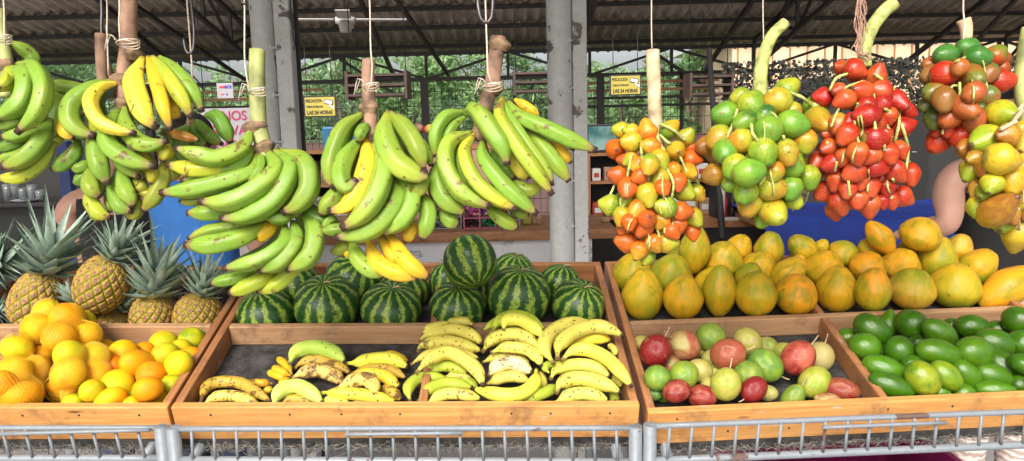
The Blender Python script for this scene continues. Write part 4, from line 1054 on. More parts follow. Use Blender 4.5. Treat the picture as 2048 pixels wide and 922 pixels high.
# ------------------------------------------------------------------ passion fruit
A = zm(1240, 620, 2048/540)
PR = (.34, .012, .018); PK = (.60, .13, .08); PB = (.45, .12, .05); PY = (.68, .58, .20); PL = (.36, .50, .04); PG = (.16, .36, .05); PA = (.62, .60, .10)
pas = [ # cx,cy,a,b,angle,H,c1,c2,label,stem angle or None
 (272,307,112,122,60,9,PR,PR,'deep red passion fruit at the left of the heap',60),
 (488,267,106,118,75,8,PK,PY,'pinkish red passion fruit with a dry stem beside the deep red one',150),
 (688,205,103,107,0,8,PL,PG,'lime green passion fruit highest against the board',None),
 (968,240,97,105,20,7,PA,PY,'pale mottled yellow-green passion fruit in the back row',-50),
 (1115,278,72,76,0,0,PY,PL,'yellow passion fruit partly behind the pale mottled one',None),
 (820,335,112,127,-20,10,PB,PK,'rough orange-brown passion fruit in the middle of the heap',15),
 (1100,420,117,130,-20,7,PG,PL,'large green passion fruit with its stem pointing down right',-35),
 (1350,362,114,132,60,9,PK,PR,'mottled pink-red passion fruit standing on the right group',50),
 (1515,355,100,108,70,0,PY,PY,'pale cream yellow passion fruit next to the side divider',75),
 (1245,312,62,76,0,0,PA,PL,'yellow passion fruit half hidden left of the mottled pink one',None),
 (283,515,92,95,0,7,PG,PL,'green passion fruit by the left side board',None),
 (385,420,78,78,0,4,PK,PY,'pink passion fruit showing between the red and green ones',None),
 (483,495,100,108,40,8,PL,PG,'lime green passion fruit in the left centre',None),
 (600,462,86,98,0,5,PY,PA,'pale yellow passion fruit behind the lime green left centre one',None),
 (700,378,76,78,0,4,PY,PA,'cream passion fruit under the rough orange-brown one',None),
 (970,490,103,110,0,5.5,PG,PL,'matt green passion fruit left of the large green one',None),
 (730,490,85,64,0,4,PA,PY,'yellowish passion fruit behind the tall yellow-green one',None),
 (803,563,107,120,80,8,PA,PL,'tall yellow-green passion fruit at the front with an upright stem',80),
 (430,615,84,100,20,6.5,PR,PK,'red passion fruit with pale pock marks at the front left',None),
 (620,655,84,102,0,4.5,PR,PK,'dark red passion fruit at the front board left of the tall one',None),
 (1015,602,84,105,10,6,PR,PR,'glossy crimson passion fruit at the front with its stem to the left',-140),
 (1118,630,58,72,0,0,PY,PA,'cream passion fruit half behind the crimson one',None),
 (665,572,62,52,0,3.4,PY,PA,'hidden yellow passion fruit beside the tall one',None),
 (1475,548,106,125,0,5,PL,PA,'bright lime yellow passion fruit alone near the front right',-140),
 (1680,602,82,118,-10,4.5,PB,PR,'rough red passion fruit near the right front corner',None),
 (1310,670,75,112,0,0,PL,PG,'pale green striped passion fruit low at the front board',60),
 (1575,680,48,88,0,0,PB,PY,'orange-brown passion fruit barely over the front board',None),
 (335,635,64,80,0,0,PG,PL,'green passion fruit behind the pock marked red one',None),
 (165,250,54,64,0,0,PA,PY,'pale yellow passion fruit in the far left corner',None),
 (580,310,54,64,0,4,PA,PY,'yellow passion fruit right behind the pinkish red one',None),
 (262,640,48,58,0,0,PG,AD,'dark green passion fruit low by the left side board',None)]
its = []
for cx, cy, a, b_, an, H, c1, c2, lab, st in pas:
    x, y = A(cx, cy); r = (a+b_)/2/3.793
    its.append(dict(x=x, y=y, r=r, a=a/3.793*1.08, b=b_/3.793*1.08, an=an, st=st, d=tray_d(TR, x, y, r, (H or 3.2)/100, BT, TR.div), c=(c1, c2), lab=lab))
relax(its, .92, T=TR, v0=BT)
for q in its:
    x, y, d = q['x'], q['y'], q['d']
    if q['st'] is None: tag(blob('passion_fruit', 'passion', 'passion', x, y, d, q['a'], q['b'], q['an'], random.uniform(-10, 40), *q['c']), q['lab'], 'passion fruit', 'passion fruit in the right tray')
    else:
        g = root('passion_fruit', q['lab'], 'passion fruit', P(x, y, d), 'passion fruit in the right tray')
        blob('fruit', 'passion', 'passion', x, y, d, q['a'], q['b'], q['st'], 12, *q['c'], g)
        s = R(q['st']); dv = rgt*math.cos(s)+upv*math.sin(s)-fwd*.25; c = P(x, y, d); rb = q['b']/F*d
        tube('fruit_stalk', [c+dv*rb*.88, c+dv*rb*1.18+upv*.002, c+dv*rb*1.45+upv*.006], .0016, MAT['fruit_stem'], g, 6, 6)

# ------------------------------------------------------------------ papayas
YG = (.60, .39, .018); YG2 = (.34, .33, .018); PO = (.78, .32, .015); PO2 = (.74, .38, .018); PG2 = (.20, .24, .015); PAL = (.70, .38, .05)
AL_ = zm(1210, 420, 3.842); AR_ = zm(1600, 420, 3.842)
paps = [ # map,cx,cy,a(half width),b(half height),angle,tilt,H,c1,c2,label
 (AL_,290,645,155,205,90,15,7,YG2,YG,'green tinged papaya at the left end of the front row'),
 (AL_,602,665,149,175,88,20,6.5,PO2,YG,'orange-yellow papaya second in the front row'),
 (AL_,882,620,131,207,90,10,7,YG,YG2,'tall slim papaya third in the front row'),
 (AL_,1160,640,154,178,90,12,6.5,YG,YG2,'papaya with a green ridge fourth in the front row'),
 (AL_,1470,645,154,162,80,25,6.5,PO2,PO,'plump orange-yellow papaya with a star shaped stem scar in the front row'),
 (AR_,285,604,154,182,90,15,6.5,PO2,YG,'golden papaya with a dark scuff, right after the divider in the front row'),
 (AR_,562,608,131,172,88,12,6.5,YG2,PO,'green papaya with an orange stripe down its middle in the front row'),
 (AR_,860,602,168,166,84,20,6.5,PAL,YG2,'wide pale papaya with green netting on its shoulder in the front row'),
 (AR_,1192,578,184,178,88,25,6.5,YG2,YG,'widest papaya with a rough green centre near the right of the front row'),
 (AR_,1600,590,135,265,33,0,8,PO,PO,'long plain orange papaya lying aslant at the right end'),
 (AL_,510,495,160,170,85,30,11,PG2,YG2,'dark green shouldered papaya second from left in the second row'),
 (AL_,215,480,150,168,80,20,10,YG2,YG,'dull green papaya at the left end of the second row under the palm fruit'),
 (AL_,565,390,98,140,80,25,8,YG2,PG2,'green papaya half hidden behind the dark green shouldered one'),
 (AL_,905,385,150,155,88,30,12,YG2,YG,'broad green-tinted papaya above the tall slim front one'),
 (AL_,850,570,158,152,85,30,9,PO2,YG,'papaya hidden behind the tall slim front one showing on both sides'),
 (AL_,690,305,120,192,85,10,12,YG,YG2,'tall papaya standing right beneath the orange palm fruit bunch'),
 (AL_,1190,435,130,130,80,35,11,YG,PO2,'papaya with a star scar and reddish speckles in the second row'),
 (AL_,1110,520,105,125,80,20,8,YG2,PG2,'green necked papaya peeping over the fourth front one'),
 (AL_,1030,290,98,112,70,25,14,PO2,YG,'small golden papaya high at the back left'),
 (AL_,1260,300,110,142,85,20,14,YG,YG2,'papaya with a brown stem streak in the back row below the green palm fruit'),
 (AL_,1515,292,98,128,140,10,14,YG,PG2,'green striped papaya leaning to the left in the back row'),
 (AL_,1415,490,112,158,48,15,10,YG,PO2,'yellow papaya leaning right in the second row behind the plump one'),
 (AR_,188,450,148,128,85,45,11,YG,PO2,'round papaya with a creased star scar in the second row'),
 (AR_,525,440,138,124,70,35,11,PO2,PO,'orange papaya with a pale scar behind the orange striped one'),
 (AR_,780,425,138,125,90,45,11,PAL,PO2,'peach coloured papaya with a deep star crease in the second row'),
 (AR_,1060,380,134,188,85,5,11,YG2,YG,'tall green-yellow papaya with a knob stem in the second row'),
 (AR_,335,335,114,110,60,35,13,YG,YG2,'papaya with dark spots in the back row'),
 (AR_,560,312,110,90,60,40,13,YG,YG2,'papaya with a green seam under the leaning golden one'),
 (AR_,615,210,92,158,128,0,17,PO2,PO,'golden papaya leaning left, poking out at the top of the heap'),
 (AR_,868,315,106,100,85,50,13,YG2,YG,'small papaya with a greenish star crease in the back row'),
 (AR_,930,180,150,128,80,30,17,YG,PO2,'big papaya on top of the heap beside the elbow'),
 (AR_,1222,292,95,114,80,25,13,PO2,PAL,'pale golden papaya in the back row near the patterned cloth'),
 (AR_,1370,435,128,158,50,15,11,YG2,PO,'green and orange papaya above the aslant one'),
 (AR_,170,275,50,58,60,20,12,YG,YG,'small papaya showing its tip against the blue cloth'),
 (AR_,-15,425,64,95,80,20,10,PO2,YG,'narrow visible papaya above the star scarred plump one')]
its = []
for mp, cx, cy, a, b_, an, ti, H, c1, c2, lab in paps:
    x, y = mp(cx, cy); a /= 3.842/1.05; b_ /= 3.842; r = (a+b_)/2
    its.append(dict(x=x, y=y, r=min(r, a*1.15), a=a, b=b_, an=an, ti=ti, d=tray_d(TR, x, y, a, (6.5+(H-6.5)*.3)/100, TR.div+BT, TR.back), c=(c1, c2), lab=lab))
relax(its, .9, T=TR, v0=TR.div+BT)
for q in its:
    tag(blob('papaya', 'papaya', 'papaya_long' if q['b'] > q['a']*1.45 else 'papaya', q['x'], q['y'], q['d'], q['a'], q['b'], q['an'], q['ti'], *q['c']), q['lab'], 'papaya', 'papayas in the right tray')

# ------------------------------------------------------------------ watermelons
mel = [(532,629,57,53,100,25,'watermelon at the left end of the front row below the green plantains'),
 (654,609,65,60,88,38,'large watermelon with its stalk scar facing up, second in the left compartment'),
 (782,616,61,52,80,30,'watermelon with straight dark stripes beside the compartment divider'),
 (594,571,46,46,100,20,'darker watermelon behind the first two, partly under the plantains'),
 (706,558,56,48,60,30,'pale streaked watermelon in the back row below the yellow plantains'),
 (808,580,50,44,80,20,'dark watermelon at the back against the compartment divider'),
 (940,523,54,54,110,-25,'round watermelon balanced on top of the others'),
 (915,616,56,54,85,35,'dark watermelon with a curled stalk at the left of the right compartment'),
 (1038,592,64,62,85,30,'biggest watermelon in the centre of the right compartment'),
 (1157,609,54,49,75,38,'watermelon with a dry stalk in the right corner'),
 (1120,566,42,38,80,20,'watermelon behind the right corner one'),
 (1027,542,42,36,80,20,'watermelon top showing behind the biggest one'),
 (892,564,34,38,90,10,'shaded watermelon behind at the divider under the balanced one'),
 (962,590,38,38,90,10,'dark watermelon hidden between the curled stalk one and the biggest')]
its = []
for i, (x, y, a, b_, an, ti, lab) in enumerate(mel):
    H = (a/F*1.95) if i not in (6,) else .24
    its.append(dict(x=x, y=y, r=(a+b_)/2, a=a, b=b_, an=an, ti=ti, lab=lab, d=tray_d(TC, x, y, a, H, TC.div+BT, TC.back)))
relax(its, .95, T=TC, v0=TC.div+BT)
for q in its:
    g = root('watermelon', q['lab'], 'watermelon', P(q['x'], q['y'], q['d']), 'watermelons in the middle tray')
    o = blob('rind', 'melon', 'melon', q['x'], q['y'], q['d'], q['a'], q['b'], q['an'], q['ti'], (1, 1, 1), (1, 1, 1), g)
    z = o.matrix_basis.to_3x3() @ Vector((0, 0, 1)); c = P(q['x'], q['y'], q['d'])
    if q['ti'] > 0: tube('stalk', [c+z*.95, c+z*1.04+rgt*.004, c+z*1.06+rgt*.014, c+z*1.03+rgt*.02], .0018, MAT['fruit_stem'], g, 6, 8)

# ------------------------------------------------------------------ pineapples
def pine_body():
    NCc, NR = 15, 11; SEG, NN = 180, 110
    bm = bmesh.new(); lay = None; rings = []; vals = []
    def prof(t): a = math.pi*(t-.5); return (math.cos(a)**.62)*(1-.12*t) if 0 < t < 1 else 0
    for j in range(NN+1):
        t = j/NN; ring = []
        for i in range(SEG):
            th = i/SEG; v = t*NR; best = 9
            for rr_ in (math.floor(v)-1, math.floor(v), math.floor(v)+1, math.floor(v)+2):
                off = .5*(rr_ % 2); u = th*NCc-off; du = u-round(u); dv = (v-rr_)
                best = min(best, abs(du)+.5*abs(dv)+.12*math.hypot(du, dv))
            e = min(1, max(0, (.56-best)/.20))
            r = prof(t)*(1+.085*e); z = -math.cos(math.pi*t)*1.0 if False else (t*2-1)
            z = math.sin(math.pi*(t-.5))*.9+ (t*2-1)*.1
            a = th*2*math.pi; v_ = bm.verts.new((r*math.cos(a), r*math.sin(a), z)); ring.append(v_); vals.append(e)
        rings.append(ring)
    for j in range(NN):
        for i in range(SEG):
            k = (i+1) % SEG; bm.faces.new((rings[j][i], rings[j][k], rings[j+1][k], rings[j+1][i])).smooth = True
    me = bpy.data.meshes.new('pineapple_body'); bm.to_mesh(me); bm.free()
    at_ = me.attributes.new('eye', 'FLOAT', 'POINT'); at_.data.foreach_set('value', vals)
    # dry bracts on the eyes
    bb = bmesh.new(); rr2 = random.Random(2)
    for rw in range(1, NR+1):
        for cc in range(NCc):
            t = rw/NR-.012
            if not .04 < t < .97: continue
            a = (cc+.5*(rw % 2))/NCc*2*math.pi; r = prof(t)*1.07; z = math.sin(math.pi*(t-.5))*.9+(t*2-1)*.1
            o_ = Vector((math.cos(a), math.sin(a), 0)); tg = Vector((-math.sin(a), math.cos(a), 0)); c = o_*r+Vector((0, 0, z-.03))
            s = .07*rr2.uniform(.7, 1.2); tip = c+o_*.13+Vector((0, 0, .16))
            p = [bb.verts.new(q) for q in (c-tg*s, c+tg*s, tip, c+o_*.02+Vector((0, 0, .03)))]
            bb.faces.new((p[0], p[3], p[2])); bb.faces.new((p[3], p[1], p[2]))
    mb = bpy.data.meshes.new('pineapple_bracts'); bb.to_mesh(mb); bb.free(); return me, mb
PB_, PBR = pine_body()
def pine_crown(rr_, n=46, H=1.0, bend=Vector((0, 0, 0))):
    bm = bmesh.new()
    for i in range(n):
        t = i/n; a = i*2.39996+rr_.uniform(-.2, .2); L = H*(.38+.62*t)*rr_.uniform(.85, 1.1); out = R(84-62*t**.8+rr_.uniform(-7, 7)); wd = .088*H*(1.1-.3*t)
        base = Vector((math.cos(a), math.sin(a), 0))*.09*H*(1-t*.7)+Vector((0, 0, .22*H*t)); d0 = Vector((math.cos(a), math.sin(a), 0)); prev = None; p = base; K = 8
        el = math.pi/2-out
        for k in range(K+1):
            s = k/K; e2 = el*(1-.0*s)+ (.55*(1-t)+.05)*math.sin(s*math.pi*.5)*(.7 if t < .5 else -.5)
            d = (d0*math.cos(e2)+Vector((0, 0, 1))*math.sin(e2)+bend*s).normalized(); side = Vector((-math.sin(a), math.cos(a), 0)); nrm = d.cross(side).normalized()
            w_ = wd*((1-s)/.75)**.85 if s > .25 else wd*(.62+1.5*s); w_ = max(w_, .001)
            row = [bm.verts.new(p-side*w_-nrm*w_*.55*-1), bm.verts.new(p), bm.verts.new(p+side*w_+nrm*w_*.55)]
            if prev:
                bm.faces.new((prev[0], prev[1], row[1], row[0])).smooth = True; bm.faces.new((prev[1], prev[2], row[2], row[1])).smooth = True
            prev = row; p = p+d*(L/K)
    me = bpy.data.meshes.new('pineapple_crown'); bm.to_mesh(me); bm.free(); return me
A = zm(0, 410, 3.546)
pines = [ # centre, halfwidth, halflen, angle, tilt, H, crown len px, crown angle, crown tilt, label
 (250,665,150,200,62,5,12,180,72,10,'pineapple leaning right at the left with the tallest grey-green crown'),
 (722,560,165,195,62,10,20,125,62,5,'pineapple resting on top of the others behind the netted oranges'),
 (1085,790,145,150,80,20,7,165,78,5,'pineapple with a broad upright crown in front of the blue shirt'),
 (1405,790,158,155,80,15,7,115,72,0,'pineapple in the right corner of the left tray'),
 (792,825,148,120,40,20,6,110,62,0,'pineapple lying low between the top one and the broad crowned one'),
 (575,800,90,120,100,20,6,65,118,0,'pineapple almost hidden behind the netted oranges, small crown to the left'),
 (-260,520,150,190,30,0,12,150,12,0,'pineapple outside the left edge with only its leaves in view'),
 (-190,800,150,150,20,0,7,70,8,0,'low pineapple at the left edge with one leaf tip in view')]
its = []
for cx, cy, a, b_, an, ti, H, cl, ca, ct, lab in pines:
    x, y = A(cx, cy); a *= 1.06; b_ *= 1.06; its.append(dict(x=x, y=y, r=(a+b_)/2/3.546, a=a/3.546, b=b_/3.546, an=an, ti=ti, cl=cl, ca=ca, ct=ct, lab=lab, d=tray_d(TL, x, y, a/3.546, H/100, TL.div+BT, TL.back)))
relax(its, .85, T=TL, v0=TL.div+BT); cr_ = random.Random(11)
for q in its:
    c = P(q['x'], q['y'], q['d']); g = root('pineapple', q['lab'], 'pineapple', c, 'pineapples in the left tray'); k = q['d']/F
    Mo = Matrix.Translation(c) @ orient(q['an'], q['ti']) @ Matrix.Diagonal((q['a']*k, q['a']*k, q['b']*k, 1))
    link('body', PB_, MAT['pine'], g, Mo); link('bracts', PBR, MAT['bract'], g, Mo)
    z = (orient(q['an'], q['ti'], 0) @ Vector((0, 0, 1))); top = c+z*q['b']*k*.9
    L = q['cl']*k*.84
    link('crown', pine_crown(cr_, 50), MAT['pine_leaf'], g, Matrix.Translation(top) @ orient(q['ca'], q['ct']) @ Matrix.Diagonal((L, L, L, 1)))

# ------------------------------------------------------------------ bananas and plantains
def finger_mesh(pts, w, kind, n=30, seg=15):
    ph = random.random()*6
    if kind == 'plantain':
        def rad(t):
            if t < .14: f = .34+.30*(t/.14)**1.5
            elif t < .42: f = .64+.36*math.sin((t-.14)/.28*math.pi/2)
            elif t < .70: f = 1.0
            elif t < .955: s = (t-.70)/.255; f = 1-.63*s**1.7
            else: f = .37+.04*math.sin((t-.955)/.045*3.1)
            return w*f
        shape = lambda th, t: (1-.8+.8*math.cos(math.pi/5)/math.cos(((th+math.pi/5) % (2*math.pi/5))-math.pi/5)*1.08 if t < .95 else 1)*(1+.025*math.sin(2*th+ph+t*3))
    else:
        def rad(t):
            if t < .08: f = .30-.04*t/.08
            elif t < .28: f = .28+.72*math.sin((t-.08)/.2*math.pi/2)**1.3
            elif t < .74: f = 1.0
            elif t < .955: s = (t-.74)/.215; f = 1-.66*s**1.7
            else: f = .31-.09*(t-.955)/.045
            return w*f
        shape = lambda th, t: 1+.045*math.cos(5*th)*(1 if .1 < t < .95 else 0)+.015*math.sin(2*th+ph)
    bm = bmesh.new(); C_ = catmull(pts, n); c = sum(C_, Vector())/n
    add_tube(bm, [p-c for p in C_], rad, seg, shape)
    me = bpy.data.meshes.new(kind); bm.to_mesh(me); bm.free(); return me, c
GB = ((.62, .53, .10), (.48, .47, .07)); GBp = ((.66, .54, .11), (.58, .52, .08)); GG = ((.34, .43, .04), (.44, .47, .05)); OVR = ((.54, .35, .05), (.46, .28, .04)); YLW = ((.66, .40, .02), (.58, .33, .015))
def hand(map_, s, T, label, fingers, H0, grp, name='banana_hand', cat='bananas'):
    """fingers: (points, width, layer cm, colours, ripeness[, label])"""
    allp = [map_(x, y) for f in fingers for x, y in f[0]]; mx = sum(p[0] for p in allp)/len(allp); my = sum(p[1] for p in allp)/len(allp)
    q0 = T.hit_h(mx, my, FL_H+.0)[0]
    if len(fingers) > 1: g = root(name, label, cat, q0, grp)
    for f in fingers:
        pts2 = [map_(x, y) for x, y in f[0]]; wpx = f[1]/s/2; H = (H0+f[2])/100
        vmax = max(T.uvh(T.hit_h(x, y, FL_H+H)[0])[1] for x, y in pts2)
        while vmax > T.div+ (.012 if H > .075 else -.016) and H < .16:
            H += .004; vmax = max(T.uvh(T.hit_h(x, y, FL_H+H)[0])[1] for x, y in pts2)
        P3 = [T.hit_h(x, y, FL_H+H+ (.004 if 0 < i < len(pts2)-1 else -.002))[0] for i, (x, y) in enumerate(pts2)]
        d = T.hit_h(*pts2[len(pts2)//2], FL_H+H)[1]
        me, c = finger_mesh(P3, wpx/F*d*1.10, 'banana'); col = f[3]
        k = random.uniform(.92, 1.08)
        a = dict(tint=tuple(x*k for x in col[0]), tint2=tuple(x*k for x in col[1]), ripe=f[4])
        if len(fingers) > 1: link('banana', me, MAT['banana'], g, Matrix.Translation(c), **a)
        else: tag(link('banana', me, MAT['banana'], None, Matrix.Translation(c), **a), label, 'banana', grp)
B_ = zm(800, 610, 4.18); s4 = 4.18; G1 = 'yellow bananas in the middle tray'
hand(B_, s4, TC, 'pair of bananas topping the left column of yellow bananas', [([(615,165),(520,135),(370,160)],72,0,GB,.1),([(185,245),(270,190),(430,165)],80,1,GB,.1)], 8, G1)
hand(B_, s4, TC, 'hand of three freckled bananas with dark stems at the left, under the topmost pair', [([(90,500),(180,440),(330,395),(560,420),(670,450)],80,-1.5,GB,.4),([(150,392),(190,335),(400,305),(580,350),(690,385)],98,0,GB,.5),([(165,305),(230,245),(430,205),(600,250),(690,330)],98,1.5,GB,.3)], 6.5, G1)
hand(B_, s4, TC, 'long single banana curving down over the left column', [([(135,570),(240,460),(400,395),(560,470),(650,560),(695,680)],112,3.2,GBp,.4)], 5, G1)
hand(B_, s4, TC, 'greenish yellow pair under the long curving banana', [([(190,570),(300,520),(430,515),(570,570)],88,.5,GG,.1),([(370,600),(480,590),(610,625)],64,-1,GB,.4)], 4.2, G1)
hand(B_, s4, TC, 'hand of four greenish bananas in the lower left corner of the yellow pile', [([(450,640),(560,640),(650,700)],80,-1,GG,.1),([(85,805),(70,700),(150,620),(280,605),(410,625)],92,.5,GG,0),([(150,812),(240,710),(400,655),(610,690)],100,.8,GG,.1),([(215,830),(350,755),(500,745),(680,785)],96,1.2,GBp,.3)], 3.2, G1)
hand(B_, s4, TC, 'green stemmed hand of three bananas at the top of the centre column', [([(690,215),(760,165),(850,115),(960,110)],58,-.5,GG,0),([(770,240),(800,160),(900,98),(1050,105),(1215,215)],92,.5,GG,.1),([(865,220),(885,135),(1000,125),(1120,190),(1200,270)],98,1.5,((.66,.62,.09),(.5,.58,.08)),.1)], 8.5, G1)
hand(B_, s4, TC, 'two freckled bananas below the green stemmed hand', [([(715,290),(830,210),(980,205),(1150,265)],72,-1,GB,.3),([(690,390),(780,285),(950,245),(1080,290),(1165,370)],105,.8,GB,.5)], 7, G1)
hand(B_, s4, TC, 'banana with a cut dark tip lying across the middle of the centre column', [([(755,400),(880,358),(1050,370),(1140,430),(1185,515)],98,1.6,GB,.5)], 6, G1)
hand(B_, s4, TC, 'pale pinkish freckled banana with its slim neighbour in the centre column', [([(685,480),(800,440),(950,440),(1090,485)],76,-.5,GB,.2),([(735,595),(820,510),(950,485),(1110,565)],116,1,((.78,.60,.30),(.80,.62,.22)),.75)], 5, G1)
hand(B_, s4, TC, 'pale banana half covered in the lower centre column', [([(715,665),(850,610),(970,600),(1085,640)],92,0,GBp,.3)], 4, G1)
hand(B_, s4, TC, 'hand of three with a dark crown whose front banana curves upwards', [([(1150,560),(1190,620),(1195,700)],66,-.5,GB,.3),([(965,815),(1130,765),(1230,725),(1312,672)],88,.2,GG,0),([(1140,535),(1125,650),(1020,735),(850,750),(612,700)],110,2.2,((.72,.66,.07),(.60,.62,.07)),.1)], 3.4, G1)
hand(B_, s4, TC, 'big hand whose two large bananas arch over at the top right', [([(1250,570),(1215,530),(1240,500),(1330,490)],60,-2,GG,.1),([(1285,490),(1205,350),(1280,220),(1430,150),(1595,135)],112,.5,GB,.3),([(1315,450),(1335,330),(1450,235),(1620,180),(1760,205),(1872,262)],112,2,GB,.3)], 8.3, G1)
hand(B_, s4, TC, 'clean yellow banana with a second tip, below the arching pair', [([(1380,330),(1560,290),(1680,280),(1765,292)],92,0,((.80,.62,.05),(.72,.58,.06)),0),([(1740,330),(1790,370),(1800,425)],54,-1,GB,.2)], 7, G1)
hand(B_, s4, TC, 'longest banana slanting down the right side board', [([(1345,465),(1440,385),(1560,370),(1720,440),(1850,570),(1938,685)],108,3,((.78,.66,.07),(.74,.64,.10)),.1)], 5.5, G1)
hand(B_, s4, TC, 'three stacked bananas on the right under the longest one', [([(1770,600),(1830,640),(1840,690)],64,-1,GB,.2),([(1258,620),(1320,530),(1500,500),(1650,530),(1762,605)],104,.5,((.64,.62,.09),(.7,.64,.1)),.2),([(1308,740),(1340,660),(1440,615),(1580,620),(1720,665),(1850,730)],112,1.8,GB,.3)], 4.4, G1)
hand(B_, s4, TC, 'dark scarred greenish banana at the front right of the yellow pile', [([(1780,740),(1800,800)],74,-1,GG,.1),([(1290,820),(1430,755),(1580,745),(1745,800)],106,.6,((.66,.64,.12),(.52,.60,.10)),.6)], 3.2, G1)
C_m = zm(380, 660, 4.452); sC = 4.452; G2 = 'ripe bananas in the half empty compartment'
hand(C_m, sC, TC, 'hand of spotted bananas in the lower left corner of the half empty compartment', [([(90,650),(170,490),(300,445),(520,455)],64,-.3,YLW,.2),([(90,670),(140,520),(260,465),(450,475),(600,560),(725,640)],98,.5,OVR,.85),([(110,680),(220,600),(400,592),(620,668)],100,1.6,((.74,.52,.10),(.66,.46,.08)),.7)], 2.2, G2)
hand(C_m, sC, TC, 'two small dark yellow bananas touching the lower left spotted hand', [([(740,480),(620,472),(510,470)],66,.2,((.60,.34,.02),(.5,.26,.02)),.6),([(735,560),(700,530),(660,560)],58,.4,((.60,.34,.02),(.5,.26,.02)),.6)], 2, G2)
hand(C_m, sC, TC, 'cluster of four tiny orange-yellow bananas', [([(912,405),(850,310),(775,245)],64,.6,YLW,0),([(902,410),(810,368),(732,330)],66,.8,YLW,0),([(892,435),(790,412),(690,368)],64,.2,YLW,0),([(890,450),(830,460),(795,495)],56,.5,YLW,.4)], 2, G2)
hand(C_m, sC, TC, 'greenest banana arching over the brown freckled pair', [([(885,310),(945,195),(1120,155),(1280,200),(1385,290)],120,2,((.36,.52,.08),(.46,.58,.10)),.1)], 2, G2)
hand(C_m, sC, TC, 'pair of heavily brown freckled bananas next to the tiny cluster', [([(925,350),(1000,290),(1150,272),(1330,330),(1435,385)],96,0,OVR,1.0),([(905,435),(1000,382),(1130,360),(1270,400),(1375,485)],118,1.2,((.70,.48,.15),(.66,.40,.10)),1.1)], 2.2, G2)
hand(C_m, sC, TC, 'yellow-green pair with a dark stem in the upper right of the half empty compartment', [([(1680,235),(1800,215),(1945,280)],56,-.3,YLW,.3),([(1395,297),(1490,290),(1640,262),(1800,262),(1945,335)],112,1.2,((.62,.56,.05),(.50,.54,.06)),.2)], 2.3, G2)
hand(C_m, sC, TC, 'spotted hand of three in the right half with bruised tips', [([(1430,390),(1560,350),(1760,350),(1930,430)],80,0,OVR,.7),([(1395,440),(1560,390),(1720,410),(1870,510)],104,1.2,((.70,.50,.04),(.62,.44,.05)),.6),([(1700,505),(1800,560),(1885,620)],96,0,OVR,1.1)], 2.6, G2)
hand(C_m, sC, TC, 'brown banana with its tip bent sharply towards the viewer', [([(1310,520),(1430,460),(1570,440),(1635,500),(1640,590)],118,2.6,((.66,.46,.12),(.62,.44,.08)),1.0)], 3, G2)
hand(C_m, sC, TC, 'yellow banana with a black broken stem lying across the spotted ones', [([(1165,560),(1300,558),(1500,575),(1700,610),(1845,640)],106,1.6,((.70,.58,.06),(.66,.52,.05)),.4)], 2.4, G2)
hand(C_m, sC, TC, 'pale green banana arching at the front of the half empty compartment', [([(735,690),(800,550),(950,500),(1080,560),(1180,655)],118,1.6,((.50,.60,.12),(.48,.60,.12)),0)], 2, G2)
hand(C_m, sC, TC, 'brown speckled banana beneath the pale green arching one', [([(800,665),(900,620),(1000,625),(1090,668)],80,0,OVR,1.1)], 2, G2)
hand(C_m, sC, TC, 'pale green banana lying flat at the front board beside the arching one', [([(1180,620),(1290,640),(1440,690)],98,.6,((.50,.58,.09),(.54,.60,.1)),0)], 2, G2)
hand(C_m, sC, TC, 'brown freckled banana at the front board on the right of the half empty compartment', [([(1400,680),(1550,645),(1760,680)],86,.2,OVR,1.2)], 2, G2)

